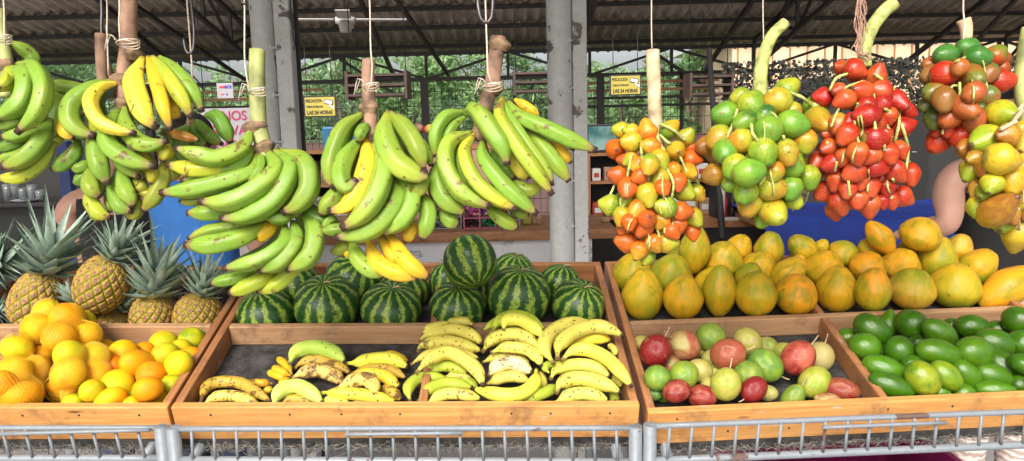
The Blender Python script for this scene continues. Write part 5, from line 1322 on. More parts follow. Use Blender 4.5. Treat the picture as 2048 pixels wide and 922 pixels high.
# hanging plantain bunches ------------------------------------------------
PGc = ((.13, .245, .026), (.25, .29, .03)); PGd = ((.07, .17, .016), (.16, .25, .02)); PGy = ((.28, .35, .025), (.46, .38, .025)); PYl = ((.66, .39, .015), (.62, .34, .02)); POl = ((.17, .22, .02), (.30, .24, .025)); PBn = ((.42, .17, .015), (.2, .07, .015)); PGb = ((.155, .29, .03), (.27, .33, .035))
def plantain_bunch(label, mp, s, d0, stem, stem_w, fingers, collars, stem_mat='stalk_bark', back=True, sd=0):
    """stem: zoomed points; fingers: (points, width, layer cm, colours, ripeness)"""
    sp = [mp(x, y) for x, y in stem]; g = root('plantain_bunch', label, 'plantain bunch', P(*sp[0], d0), 'plantain bunches hanging in a row')
    S3 = catmull([P(x, y, d0) for x, y in sp], 26); w0, w1 = stem_w[0]/s/2/F*d0, stem_w[1]/s/2/F*d0
    rr_ = random.Random(sd+5)
    bm = bmesh.new(); c = S3[0]
    kn = [mp(*q) for q in collars]
    add_tube(bm, [p-c for p in S3], lambda t: (w0+(w1-w0)*t), 16, lambda th, t: 1+.03*math.sin(3*th+t*5)+.02*math.sin(7*th)); link('stalk', bm, MAT[stem_mat], g, Matrix.Translation(c))
    for x, y in collars:
        px, py = mp(x, y); p = P(px, py, d0-.004); k = min(range(26), key=lambda i: (S3[i]-p).length); ax = (S3[min(25, k+1)]-S3[max(0, k-1)]).normalized(); r = w0+(w1-w0)*k/25
        bm = bmesh.new(); add_lathe(bm, [(r*.9, -.012), (r*1.35, -.006), (r*1.5, 0), (r*1.25, .004), (r*.95, .012)], 18, lambda th, z: 1+.12*math.sin(3*th+x)+.05*math.sin(8*th))
        link('collar', bm, MAT['collar'], g, Matrix.Translation(S3[k].lerp(p, .5)) @ ax.to_track_quat('Z', 'Y').to_matrix().to_4x4())
    for i, f in enumerate(fingers):
        pts2 = [mp(x, y) for x, y in f[0]]; L = f[2]/100; n = len(pts2); w_ = f[1]/s/2
        ds = []
        for q in range(n):
            t = q/(n-1); ds.append(d0-(w0*.6 if L > 0 else -w0*.6) - L*math.sin(min(1, t*1.25)*math.pi/2)*(1-.15*t))
        P3 = [P(x, y, dd) for (x, y), dd in zip(pts2, ds)]
        me, c = finger_mesh(P3, w_/F*(d0-L)*.95, 'plantain', 32, 20); col = f[3]; k = random.uniform(.92, 1.1)
        link('plantain', me, MAT['plantain'], g, Matrix.Translation(c), tuple(x*k for x in col[0]), tuple(x*k for x in col[1]), f[4])
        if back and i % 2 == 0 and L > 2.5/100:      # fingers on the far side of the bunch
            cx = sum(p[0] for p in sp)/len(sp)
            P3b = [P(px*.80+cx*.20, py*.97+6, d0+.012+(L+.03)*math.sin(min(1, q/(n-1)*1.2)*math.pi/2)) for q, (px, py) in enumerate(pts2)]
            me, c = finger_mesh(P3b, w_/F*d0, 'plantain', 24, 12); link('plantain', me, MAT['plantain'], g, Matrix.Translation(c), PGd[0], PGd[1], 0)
    return g, S3
def string(label, pts, d0, r=.0016, mat='string', wrap=None):
    q = [P(x, y, d0) for x, y in pts]; g = root('hanging_string', label, 'string', q[0], 'strings holding the hanging fruit')
    top = q[0].copy(); top.z = 2.05; tube('cord', [top]+q, r, MAT[mat], g, 6, 16)
    if wrap:
        (x, y), rp, ax = wrap; c = P(x, y, d0); rr_ = rp/F*d0
        for k in range(3):
            z0 = (k-1)*.003; pp = [c+rgt*math.cos(a)*rr_-fwd*math.sin(a)*rr_+upv*(z0+.004*math.sin(a+k)) for a in [2*math.pi*i/20 for i in range(21)]]
            tube('knot_loop', pp, r*.75, MAT[mat], g, 5)
        for k in range(2): tube('loose_end', [c-fwd*rr_+rgt*(.004*k-rr_*.7), c-fwd*rr_*1.1-rgt*(rr_+.006*k)+upv*.012, c-rgt*(rr_+.01+.004*k)-upv*(.012+.008*k)-fwd*rr_], r*.5, MAT[mat], g, 4, 6)
    return g
Q1 = zm(0, 40, 2.712)
plantain_bunch('pale green plantain bunch cut off by the left picture edge', Q1, 2.712, 1.47, [(-5,-60),(8,60),(25,160),(40,270),(30,420)], (52,70), [
 ([(60,120),(130,160),(175,200),(195,260)],80,-3,PGc,0),([(180,600),(100,665),(-20,700)],75,2,PGd,.2),([(200,640),(100,730),(-20,760)],75,1.5,PGc,.2),
 ([(300,660),(240,760),(120,850),(-20,855)],80,2,PGy,0),([(275,540),(230,640),(140,740),(12,800)],112,5,PGc,.1),([(250,490),(180,590),(90,625),(8,632)],88,4.5,PGc,.2),
 ([(160,430),(110,530),(-20,590)],95,4,PGc,0),([(60,255),(50,330),(-20,385)],85,5.5,PGy,.1),([(62,258),(135,320),(110,450),(-30,540)],115,6.5,PGb,0),([(100,240),(190,265),(235,370),(200,500),(90,613)],110,8,PGb,0),([(30,280),(35,330),(-10,370)],60,8,PGy,.3)], [(30,250)], 'stalk_green', sd=1)
string('string tying the bunch at the left picture edge', [(6,-10),(8,40),(10,90)], 1.43, wrap=((7,77),14,0))
Q2 = zm(100, 80, 2.491)
b2, s3 = plantain_bunch('mixed green and yellow plantain bunch, second from the left', Q2, 2.491, 1.48, [(388,-215),(390,-60),(390,30),(372,150),(372,250),(372,340),(370,520)], (88,62), [
 ([(140,495),(120,570),(60,620),(8,643)],88,1,PGd,.1),([(210,600),(160,635),(108,642)],58,1.5,PGd,.3),([(195,650),(150,695),(118,714)],62,.5,PGd,.3),
 ([(215,800),(225,860),(242,905)],62,1.5,PGd,.3),([(290,740),(305,810),(295,858)],66,2,PGc,.2),([(430,780),(425,850),(382,885)],80,2,POl,.3),([(570,600),(560,700),(520,780),(462,850)],90,2.5,POl,.2),
 ([(430,560),(485,600),(520,700)],72,2,POl,.4),([(480,640),(515,670),(495,715)],74,3.5,PGy,.6),([(410,690),(460,730),(425,742)],62,3,POl,.3),([(430,755),(480,765),(490,778)],50,3,POl,.4),
 ([(560,520),(575,560),(558,605)],92,4,PGy,.3),([(350,600),(365,720),(400,790),(412,835)],92,4.5,PGc,.1),([(300,690),(325,780),(360,835),(412,852)],84,4,PGc,.2),
 ([(215,640),(200,700),(215,750),(252,782)],92,5,PGc,.1),([(195,740),(205,800),(245,860),(305,888)],80,4,PGy,.1),
 ([(330,440),(330,520),(360,610),(448,688)],76,4.5,PGc,.2),([(262,400),(235,520),(250,630),(292,720)],104,5.5,PGc,0),
 ([(220,420),(235,500),(205,560),(190,578)],60,3,PGc,.3),([(200,360),(220,450),(205,500),(183,530)],72,4,PGy,.3),([(95,360),(70,420),(85,470),(122,490)],72,4.5,PYl,.3),
 ([(345,340),(290,430),(300,530),(400,600),(530,632)],98,7,PGb,.1),([(372,335),(375,420),(430,500),(500,525),(588,500)],92,6.5,PGb,.1),
 ([(320,210),(220,235),(115,310),(100,400),(150,455),(228,478)],98,6.5,PGc,.1),([(335,215),(250,240),(200,310),(240,400),(330,445),(428,466)],80,8.5,((.50,.52,.05),(.78,.55,.04)),.5),
 ([(575,280),(610,340),(640,400)],72,3,PYl,.3),([(585,455),(660,478),(745,500)],52,4,PBn,.6),
 ([(545,85),(640,170),(715,260),(758,358)],84,4.5,PGb,.1),([(510,85),(585,180),(660,290),(705,392)],84,6.5,PGy,.3),([(488,85),(535,220),(572,350),(602,452)],78,8,PYl,.4),([(460,90),(420,200),(455,330),(490,400),(535,440)],112,7.5,((.56,.54,.05),(.66,.52,.05)),.2)],
 [(440,72),(345,205),(368,325)], sd=2)
string('string wrapped round the thick brown stalk of the second bunch', [(238,-10),(238,40),(240,80)], 1.44, wrap=((256,86),21,0))
# second stalk behind
tag(tube('plantain_stalk', [P(201,68,1.56), P(202,110,1.56), P(206,160,1.56), P(222,190,1.56)], .0112, MAT['stalk_bark'], None, 14, 12), 'short brown cut plantain stalk hanging just left of the thick one', 'stalk')
Q1b = zm(0, 40, 2.712)
plantain_bunch('darker green plantain bunch mostly hidden behind the second one', Q1b, 2.712, 1.62, [(555,85),(560,200),(590,320),(600,420)], (62,60), [
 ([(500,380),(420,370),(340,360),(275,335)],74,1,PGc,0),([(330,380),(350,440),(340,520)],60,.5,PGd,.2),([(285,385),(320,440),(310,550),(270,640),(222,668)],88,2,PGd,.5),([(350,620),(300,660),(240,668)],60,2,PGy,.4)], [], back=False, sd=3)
string('thin string beside the short brown cut stalk', [(213,-10),(214,60),(217,150)], 1.55)
Q3 = zm(310, 200, 2.305)
plantain_bunch('dark green plantain bunch on the hook behind the second and third ones', Q3, 2.305, 1.72, [(160,-100),(162,40),(165,110),(180,250)], (26,34), [
 ([(165,115),(110,180),(90,260),(100,330)],86,2,PGd,0),([(160,120),(140,150),(130,220),(150,300)],80,3,PGd,0),([(235,70),(290,80),(325,140),(350,200)],76,2,((.16,.38,.04),(.26,.44,.05)),0),([(190,95),(235,150),(310,205)],64,3,PGd,0),([(175,110),(185,170),(240,210)],50,4,PGd,0),([(150,115),(140,150),(100,190)],44,4,PGc,0),([(120,280),(90,340),(70,370)],60,1,POl,.4)], [(165,112)], 'stalk_green', False, sd=4)
string('doubled string looped on the hook above the dark green bunch', [(382,105),(384,160),(384,235)], 1.70, .002)
b3, s3 = plantain_bunch('large bright green plantain bunch fanning left, third stalk in the row', Q3, 2.305, 1.47, [(472,-232),(470,-130),(474,0),(478,120),(505,225),(560,380),(640,540)], (72,80), [
 ([(745,620),(745,690),(712,742)],60,.5,PGd,.2),([(560,560),(500,618),(455,632)],76,1,PYl,.1),([(700,470),(740,540),(830,560)],90,.5,PGd,.1),
 ([(430,185),(420,260),(330,330),(120,375)],90,2,PGc,.1),([(300,430),(210,462),(112,468)],52,2,POl,.4),([(430,465),(300,515),(148,522)],80,3,PGc,.1),
 ([(430,230),(330,300),(200,320),(55,298)],84,3.5,PGy,.1),([(600,470),(500,530),(365,557)],66,3,PGc,.2),([(635,490),(590,545),(495,532)],62,4,PGc,.2),
 ([(470,250),(445,330),(290,385),(150,415),(25,427)],92,5,PGb,.1),([(490,245),(482,320),(430,380)],50,4,PGc,0),
 ([(440,140),(405,215),(290,265),(200,250),(95,222)],88,6.5,PGb,.1),
 ([(580,238),(690,290),(710,400),(660,480),(588,518)],104,5.5,PGc,.3),([(555,235),(625,310),(560,450),(430,530),(300,548)],98,7,PGb,0),([(520,238),(555,320),(450,420),(330,470),(203,468)],104,8,PGb,.1),
 ([(540,560),(400,580),(260,600),(150,640)],62,2,PGc,.1),([(520,560),(420,625),(280,665),(135,668)],98,4,PGb,.1),
 ([(700,700),(600,820),(540,860),(468,882)],76,1.5,PGy,.2),([(560,790),(470,840),(342,892)],80,3,PGy,.1),([(470,785),(370,822),(255,845)],62,3.5,PGc,.2),
 ([(690,530),(735,600),(730,680),(690,740),(605,782)],100,5,PGc,.1),([(635,560),(650,650),(580,745),(478,790)],84,6,PGc,.1),([(600,575),(590,660),(480,735),(315,778)],84,7,PGb,0)],
 [(445,130),(505,225)], 'stalk_green', sd=5)
string('string on the green topped stalk of the third bunch', [(488,-10),(489,60),(490,130),(500,185)], 1.43, wrap=((515,182),17,0))
Q4 = zm(620, 180, 2.304)
plantain_bunch('green plantain bunch with one yellow finger in front, fourth stalk in the row', Q4, 2.304, 1.47, [(270,-140),(268,-40),(275,80),(285,215),(300,420),(320,640)], (58,76), [
 ([(95,745),(140,735),(200,700)],60,0,POl,.2),([(150,750),(210,755)],44,0,PYl,0),([(130,610),(90,600),(60,655)],50,2,PGc,.3),([(80,310),(85,320),(72,350)],50,0,POl,.3),
 ([(480,610),(460,660),(438,702)],60,1,PYl,.1),([(190,700),(225,780),(280,830),(345,855)],82,3,PGb,.2),([(325,680),(390,770),(485,842)],66,3,PYl,.3),([(270,695),(310,790),(390,840),(503,868)],84,4.5,PYl,.4),([(365,668),(420,760),(480,820),(550,866)],86,5,PYl,.4),
 ([(515,470),(545,560),(540,620),(515,692)],84,3,PGc,.3),([(170,440),(130,480),(80,530),(48,578)],84,3.5,PGc,.2),([(240,640),(150,640),(48,652)],60,4,PGc,.3),
 ([(480,210),(530,280),(560,350)],60,2,PGc,.3),([(520,380),(510,440),(475,498)],84,4,PGc,.4),([(240,110),(150,180),(95,310),(92,400),(115,455)],84,5,PGc,.3),([(270,160),(240,190),(220,240)],60,3,PGc,0),
 ([(385,380),(470,480),(430,590),(325,665)],96,5,PGb,.2),([(375,385),(405,480),(350,590),(250,660),(118,680)],98,6.5,PGb,.2),
 ([(370,105),(450,190),(505,290),(520,372)],92,5.5,PGc,.4),([(355,110),(345,220),(400,340),(515,400),(520,368)],118,7,PGb,.4),
 ([(235,220),(165,310),(140,400),(170,450),(215,408)],92,8,PGb,.1),([(258,222),(262,340),(220,470),(160,540),(85,556)],92,7.5,((.76,.50,.03),(.76,.46,.03)),.5),([(288,250),(340,330),(310,470),(230,580),(145,638)],112,9,PGb,.2)],
 [(275,85),(285,215)], sd=6)
string('white knotted string on the fourth bunch', [(739,-10),(741,90),(745,150),(733,190)], 1.43, wrap=((742,172),16,0))
Q5 = zm(840, 170, 2.973)
plantain_bunch('spreading green plantain bunch on a slanting brown stalk, fifth in the row', Q5, 2.973, 1.48, [(468,-285),(450,-150),(430,-20),(400,90),(370,200),(340,330)], (92,84), [
 ([(100,470),(78,570),(80,650),(102,700)],62,1,PBn,.2),([(560,85),(650,140),(710,190)],60,1,PYl,.1),([(775,340),(850,410),(900,465)],76,1.5,PYl,.2),([(550,390),(580,470),(650,560)],106,1.5,((.62,.52,.05),(.6,.5,.05)),.4),
 ([(540,560),(640,630),(725,590)],84,1.5,PGc,.3),([(130,740),(170,800),(228,836)],94,2,PGc,.4),([(390,700),(480,790),(582,856)],92,2,PGc,.2),([(520,700),(590,760),(650,775)],70,1.5,PGc,.2),([(430,380),(500,480),(560,560)],90,1,PGd,0),
 ([(120,440),(105,560),(150,680),(275,765)],124,4,PGc,.2),([(268,190),(190,250),(145,340),(120,420)],74,2,PGc,0),([(255,158),(150,190),(90,290),(90,430)],86,3.5,PGb,.1),
 ([(240,300),(250,470),(330,620),(420,690)],82,4,PGb,.1),([(630,265),(720,360),(810,470),(888,575)],104,4,PGb,.4),
 ([(370,340),(380,440),(490,590),(600,690),(698,770)],114,6,PGb,.2),([(325,290),(262,400),(320,560),(440,670),(580,742)],104,7,PGy,.3),([(305,285),(175,340),(150,470),(230,620),(330,690),(420,722)],122,8,PGb,.3),
 ([(265,165),(330,150),(430,280),(490,370),(520,480)],128,7.5,PGb,.1),([(520,100),(600,190),(760,265),(900,330),(1052,390)],108,5.5,PGb,.2),([(490,75),(475,190),(580,370),(690,520),(790,655)],104,8,PGy,.3),([(490,85),(540,200),(640,350),(760,520),(790,600)],70,6,PGb,.2)],
 [(455,30),(475,-235)], sd=7)
string('twine looped over the steel hook for the fifth bunch', [(972,42),(974,90),(976,150),(985,170)], 1.43, .0018, wrap=((985,172),20,0))
# steel hooks
def hook(label, pts, d, r=.004):
    q = [P(x, y, d) for x, y in pts]; top = q[0].copy(); top.z = 2.05
    tag(tube('steel_hook', [top]+q, r, MAT['hook_steel'], None, 10, 40), label, 'hook', 'steel hooks above the fruit')
hook('open steel hook carrying the fifth plantain bunch', [(955,-20),(957,15),(963,40),(974,45),(983,35),(986,0),(986,-12)], 1.43)
hook('bent steel hook carrying the dark green bunch', [(382,0),(388,60),(386,100),(378,108),(371,98),(367,75)], 1.70, .0036)
hook('straight steel rod with a hook beside the short brown stalk', [(202,-10),(203,50),(204,72),(209,78),(214,70),(212,46)], 1.60, .0034)
hook('steel hook tip above the green topped stalk', [(484,-10),(484,0),(487,8),(493,2)], 1.43, .003)
# wooden/steel beam the strings are tied to, above the frame
tag(tube('hanging_pipe', [Vector((-1.9, 1.42, 2.06)), Vector((0, 1.42, 2.06)), Vector((1.9, 1.42, 2.06))], .02, MAT['rail_paint'], None, 14), 'long steel pipe above the stall that the fruit strings are tied to', 'pipe')
tag(tube('hanging_pipe', [Vector((-1.9, 1.66, 2.06)), Vector((0, 1.66, 2.06)), Vector((1.9, 1.66, 2.06))], .02, MAT['rail_paint'], None, 14), 'second steel pipe above the stall, farther back', 'pipe')

# ------------------------------------------------------------------ palm fruit bunches
cO = (.90, .17, .015); cY = (.82, .44, .03); cG = (.20, .40, .03); cYG = (.50, .55, .04); cR = (.62, .045, .02); cRd = (.50, .015, .012); cRo = (.70, .13, .025); cBr = (.35, .16, .03); cDG = (.045, .16, .03); cYY = (.82, .60, .02); cOB = (.62, .30, .03)
def palm_bunch(label, mp, s, d0, fruits, pal, stem, stem_w, mats, stalks, shape, fill_n=22, sd=0, tilt_out=True):
    rr_ = random.Random(sd); g0 = [mp(*q) for q in stem]
    g = root('palm_fruit_bunch', label, 'palm fruit bunch', P(*g0[0], d0), 'palm fruit bunches hanging in a row')
    S3 = catmull([P(x, y, d0) for x, y in g0], 20); w0, w1 = [w_/s/2/F*d0 for w_ in stem_w]
    bm = bmesh.new(); c = S3[0]; add_tube(bm, [p-c for p in S3], lambda t: w0+(w1-w0)*t, 14, lambda th, t: 1+.04*math.sin(3*th+t*4)); link('stalk', bm, MAT[mats[0]], g, Matrix.Translation(c))
    ax = (S3[0]-S3[1]).normalized(); bm = bmesh.new(); add_lathe(bm, [(0, .0018), (w0*.98, .0014), (w0*1.0, -.001)], 14); link('cut_end', bm, MAT['cut_end'], g, Matrix.Translation(S3[0]) @ ax.to_track_quat('Z', 'Y').to_matrix().to_4x4())
    xs = [mp(f[0], f[1])[0] for f in fruits]; ys = [mp(f[0], f[1])[1] for f in fruits]; cx, cy = (min(xs)+max(xs))/2, (min(ys)+max(ys))/2; hx, hy = (max(xs)-min(xs))/2+12, (max(ys)-min(ys))/2+12
    its = []
    for f in fruits:
        x, y = mp(f[0], f[1]); r = f[2]/s; rho = min(1, math.hypot((x-cx)/hx, (y-cy)/hy)); dep = hx/F*d0*.85*math.sqrt(1-rho*rho*.96)
        its.append(dict(x=x, y=y, r=r, d=d0-dep, c=pal[f[3]], f=f, front=True))
    relax(its, .84, 30)
    mr = sum(q['r'] for q in its)/len(its)
    bk = []
    for k in range(fill_n*3):
        q = rr_.choice(its); x = cx+(q['x']-cx)*rr_.uniform(.3, .86); y = cy+(q['y']-cy)*rr_.uniform(.5, .93)
        rho = min(1, math.hypot((x-cx)/hx, (y-cy)/hy)); sgn = 1 if k % 2 else -.15
        it = dict(x=x, y=y, r=mr*rr_.uniform(.88, 1.05), d=d0+hx/F*d0*.75*math.sqrt(1-rho*rho)*sgn+.01, c=q['c'], f=None, front=False)
        p = P(it['x'], it['y'], it['d'])
        if all((p-P(o['x'], o['y'], o['d'])).length > (o['r']+it['r'])/F*d0*.72 for o in its+bk): bk.append(it)
        if len(bk) >= fill_n: break
    cen = P(cx, cy-hy*.25, d0+.03)
    for q in its+bk:
        c = P(q['x'], q['y'], q['d']); o_ = (c-cen).normalized()
        if q['front']:
            # pointed end looks out and down; a few show the calyx end
            an = math.degrees(math.atan2(o_.dot(upv)-.45, o_.dot(rgt)))+rr_.uniform(-35, 35); ti = rr_.uniform(0, 35)
            if len(q['f']) > 4: an, ti = q['f'][4], q['f'][5]
        else: an, ti = rr_.uniform(-150, -30), rr_.uniform(-60, 20)
        r = q['r']; el = rr_.uniform(1.05, 1.25)
        blob('fruit', 'palm', shape, q['x'], q['y'], q['d'], r*1.12, r*1.12*el, an, ti, *q['c'], g)
    fr = [q for q in its if q['y'] > cy-hy*.55]; rr_.shuffle(fr)
    fr = [q for q in fr if abs(q['x']-cx) < hx*.62 and q['y'] > cy-hy*.2]
    for q in (fr[:9] if sd in (1, 3) else fr[:2]):
        x, y = q['x'], q['y']-q['r']*.85; tx = cx+(x-cx)*rr_.uniform(.5, .8); L_ = rr_.uniform(35, 80)
        V3 = []
        for i in range(6):
            t = i/5; xx, yy = x+(tx-x)*t+math.sin(t*4+x)*3, y-L_*t
            near = [p_['d']-math.sqrt(max(0, p_['r']**2-(p_['x']-xx)**2-(p_['y']-yy)**2))/F*d0 for p_ in its if math.hypot(p_['x']-xx, p_['y']-yy) < p_['r']]
            sink = .004 if t < .75 else -.014*(t-.75)*4
            if not near: break
            V3.append(P(xx, yy, (min(near)-.0035 if near else q['d'])-sink*0+(.016*(t-.6) if t > .6 else 0)))
        if len(V3) < 3: continue
        c = V3[0]; bm = bmesh.new(); add_tube(bm, [p_-c for p_ in catmull(V3, 14)], lambda t: .0017*(1+.2*math.sin(t*50)), 6, None); link('fruit_stalk', bm, MAT[mats[1]], g, Matrix.Translation(c))
    for st in stalks:
        pp = [mp(x, y) for x, y in st[0]]; n = len(pp)
        dd = d0-hx/F*d0*.9-st[1] if len(st) > 1 else d0
        P3 = []
        for i, (x, y) in enumerate(pp):
            # ride just in front of the nearest fruit under this point
            near = [q['d']-math.sqrt(max(0, q['r']**2-(q['x']-x)**2-(q['y']-y)**2))/F*d0 for q in its if math.hypot(q['x']-x, q['y']-y) < q['r']*1.05]
            P3.append((x, y, (min(near)-.003) if near else None))
        kn = [p[2] for p in P3 if p[2] is not None]; dflt = sum(kn)/len(kn) if kn else d0-.02
        V3 = [P(x, y, dz if dz is not None else dflt) for x, y, dz in P3]
        bm = bmesh.new(); c = V3[0]; C2 = catmull(V3, 16) if n > 2 else catmull([V3[0], V3[0].lerp(V3[1], .5), V3[1]], 16)
        w_ = .0024 if not st[1:] else st[1]*.82
        add_tube(bm, [p-c for p in C2], lambda t: w_*(1+.16*math.sin(t*60)), 7, lambda th, t: 1+.15*math.sin(2*th+t*40)); link('fruit_stalk', bm, MAT[mats[1]], g, Matrix.Translation(c))
    return g
Q6 = zm(1180, 220, 2.88)
pal6 = dict(o=(cO, cRo), oy=(cO, cY), y=(cY, cO), yo=(cY, cYG), g=(cG, cYG), yg=(cYG, cY), gy=(cG, cY), r=(cRo, cO))
palm_bunch('orange and yellow palm fruit bunch on a pinkish cut stalk', Q6, 2.88, 1.47, [
 (175,115,46,'yo'),(235,122,42,'yo'),(330,120,56,'oy'),(232,185,58,'yg'),(147,225,54,'r',-100,80),(345,210,50,'oy'),(460,108,50,'gy'),(555,155,50,'yo'),(495,235,52,'yg',-90,75),(585,218,36,'o'),(590,282,46,'o'),(405,290,54,'yo'),(275,318,48,'oy'),(340,320,54,'gy'),(485,345,40,'oy'),(570,360,48,'oy',-60,70),
 (155,375,52,'o',170,15),(280,385,45,'r'),(215,455,55,'o',-110,40),(400,400,58,'yo'),(540,465,58,'g'),(615,480,50,'yg'),(510,420,45,'o'),(330,490,60,'yo',-80,20),(108,545,58,'g',170,5),(185,615,54,'yg'),(270,575,55,'oy'),(430,560,58,'g',170,20),(530,585,54,'o',0,10),(600,620,50,'yo'),(330,625,50,'o',80,80),(410,640,48,'oy'),
 (305,680,56,'o'),(505,665,52,'o'),(590,705,45,'r'),(210,760,58,'r',170,10),(190,675,40,'r'),(280,810,50,'oy'),(370,770,50,'oy'),(445,765,53,'yo',0,30),(330,852,42,'g'),(475,700,45,'r'),(215,515,35,'g'),(190,290,35,'o'),(230,290,40,'yo'),(420,450,45,'r'),(225,650,45,'r')],
 pal6, [(362,-340),(368,-150),(372,20),(380,160)], (78,80), ('rachis_tan', 'rachis_green'), [
 ([(400,80),(470,110),(550,175)],.0042),([(385,130),(400,190),(430,240)],.0045),([(400,140),(440,180),(465,195)],.0036),([(300,285),(295,230),(290,190)],),([(215,385),(230,300),(245,250)],),([(345,385),(310,430),(265,480)],),([(470,515),(480,420),(440,330)],),([(575,420),(550,340),(520,270)],),([(180,560),(175,530),(180,505)],),([(660,470),(630,430),(605,400)],),([(400,735),(395,710),(385,685)],),([(345,820),(330,770),(350,730)],),([(115,490),(130,460),(140,435)],),([(430,710),(430,680)],)], 'palm', 22, 1)
string('pinkish string holding the orange palm fruit bunch', [(1303,-10),(1303,60),(1304,97)], 1.45, .0014)
Q7 = zm(1390, 140, 2.883)
pal7 = dict(g=(cG, cYG), yg=(cYG, cG), yo=(cYG, (.62,.36,.03)), o=((.72,.30,.02), cYG), ob=(cOB, cBr), dg=(cDG, cG), gg=((.26,.48,.04), (.16,.40,.04)))
palm_bunch('yellow-green palm fruit bunch on a curved pale green stalk', Q7, 2.883, 1.46, [
 (170,255,70,'gg',180,10),(260,160,55,'g'),(325,205,72,'yg',-60,40),(470,180,76,'yo'),(530,112,62,'g'),(565,240,50,'yo'),(565,315,76,'gg',-10,10),(715,290,68,'yo',-80,60),(695,215,62,'g'),(420,355,76,'gg'),(275,405,66,'o',20,20),(135,395,68,'yo'),(62,440,58,'ob'),(175,475,70,'gg',-120,50),(395,480,78,'yg',-80,30),(635,415,65,'o'),(530,480,62,'yo'),(550,545,76,'yg'),(225,560,65,'yg'),(315,590,74,'gg',10,10),(655,625,62,'yg'),(105,605,60,'ob'),(205,655,50,'yg'),(440,675,78,'yo',-20,20),(555,685,62,'gg'),(290,710,66,'yg'),(560,745,54,'g'),(315,770,70,'yo'),(450,815,74,'o',-80,60),(395,852,52,'yg'),(285,300,60,'dg'),(400,268,55,'dg'),(460,590,50,'o'),(330,500,40,'dg')],
 pal7, [(520,-272),(440,-190),(390,-60),(375,60),(385,170)], (64,84), ('rachis_green', 'rachis_green'), [
 ([(180,400),(215,320),(245,225)],.0034),([(370,415),(335,370),(325,310)],.0038),([(665,205),(620,160),(530,125),(430,120)],.0040),([(645,560),(600,480),(530,405)],.0034),([(540,470),(520,420),(510,380)],.0032),([(370,665),(405,620),(420,560)],.0034),([(475,290),(460,260),(430,240)],.003),([(560,810),(630,770),(655,700)],.0018)], 'palm_round', 16, 2)
string('string holding the yellow-green palm fruit bunch', [(1526,-10),(1527,80),(1524,180)], 1.49, .0013, wrap=((1524,182),15,0))
Q8 = zm(1600, 100, 2.636)
pal8 = dict(r=((.55,.028,.014), (.72,.10,.03)), d=((.42,.012,.012), (.60,.03,.02)), o=((.72,.15,.03), (.62,.07,.02)), y=((.62,.40,.05), cRo))
palm_bunch('bright red palm fruit bunch with many hanging green fruit stalks', Q8, 2.636, 1.46, [
 (215,92,38,'o'),(290,105,54,'r',-30,10),(405,130,50,'o'),(325,218,54,'o'),(420,215,56,'r'),(115,250,50,'d',180,5),(230,265,50,'o'),(508,268,52,'d',-60,50),(200,215,40,'o'),(345,295,46,'d'),(430,290,46,'d'),(350,345,58,'d',180,0),(568,322,42,'d'),(545,405,54,'d',20,10),(470,350,42,'o'),(200,395,50,'y'),(245,450,56,'r',-130,10),(155,440,46,'r'),(400,395,50,'r'),(400,470,60,'d',0,0),(305,550,54,'o',-90,5),(375,560,46,'o'),(465,550,54,'r'),(530,530,44,'o'),(230,565,42,'o'),(150,515,44,'o'),(90,590,48,'r'),(165,600,52,'d'),(280,645,58,'r',-150,5),(400,618,54,'d',-20,5),(505,640,54,'r',-50,10),(582,660,50,'r'),(190,690,52,'o',-110,10),(130,748,54,'r',-150,5),(365,718,54,'r'),(455,722,46,'d'),(320,700,38,'o'),(212,805,60,'r',-80,5),(185,850,46,'o'),(305,790,50,'o'),(365,820,54,'o',-90,5),(430,800,38,'d'),(480,790,44,'r'),(540,775,54,'r',-30,5),(430,660,38,'d'),(250,735,46,'r'),(270,370,38,'d'),(100,640,42,'r'),(330,440,40,'r'),(450,450,40,'r'),(320,500,40,'d'),(440,610,40,'r')],
 pal8, [(495,-245),(440,-200),(375,-110),(340,0),(345,90)], (70,66), ('rachis_green', 'rachis_green'), [
 ([(155,215),(190,150),(250,125)],.0034),([(230,205),(270,185),(340,165)],.0032),([(390,125),(460,175),(500,215)],.0036),([(165,405),(185,350),(205,310)],),([(312,500),(295,430),(288,365)],),([(300,305),(305,280)],.003),([(498,490),(520,400),(525,320)],.0034),([(560,630),(570,520),(545,420),(520,360),(450,310)],.0034),([(400,420),(392,370)],.003),([(485,460),(465,410),(440,370)],.003),([(185,640),(195,590)],.0028),([(262,770),(255,690)],.0032),([(353,780),(355,660)],.0034),([(480,780),(510,730),(490,680)],.0032),([(125,560),(145,485)],.0028),([(445,530),(445,500)],.003),([(330,470),(335,430)],.003)], 'palm', 26, 3)
g = root('raffia_tie', 'bundle of loose pinkish raffia strands holding the red palm fruit bunch', 'string', P(1722, 0, 1.45))
rr_ = random.Random(4)
for k in range(15):
    x = 1716+rr_.uniform(-4, 12); pts = [P(1722+rr_.uniform(-6, 6), -20, 1.45)] + [P(x+rr_.gauss(0, 5), y, 1.45+rr_.uniform(-.008, .008)) for y in (20, 50, 80, 105)] + [P(1730+rr_.uniform(-10, 14), 112+rr_.uniform(-8, 12), 1.44)]
    tube('strand', pts, .0008, MAT['raffia'], g, 4, 24)
tube('strand', [Vector((P(1722,0,1.45).x, 1.45, 2.05)), P(1722,-20,1.45), P(1723,10,1.45)], .003, MAT['raffia'], g, 6, 8)
Q9 = zm(1820, 60, 3.548)
pal9 = dict(g=((.04,.22,.03), (.08,.30,.05)), r=((.55,.03,.016), (.66,.06,.02)), ro=((.46,.09,.03), (.52,.13,.03)), o=((.60,.15,.03), (.45,.14,.03)), b=((.34,.15,.03), (.42,.20,.05)), dg=((.05,.12,.02), (.14,.16,.03)), rg=((.60,.08,.02), (.20,.25,.03)), gr=((.12,.22,.04), (.40,.12,.04)))
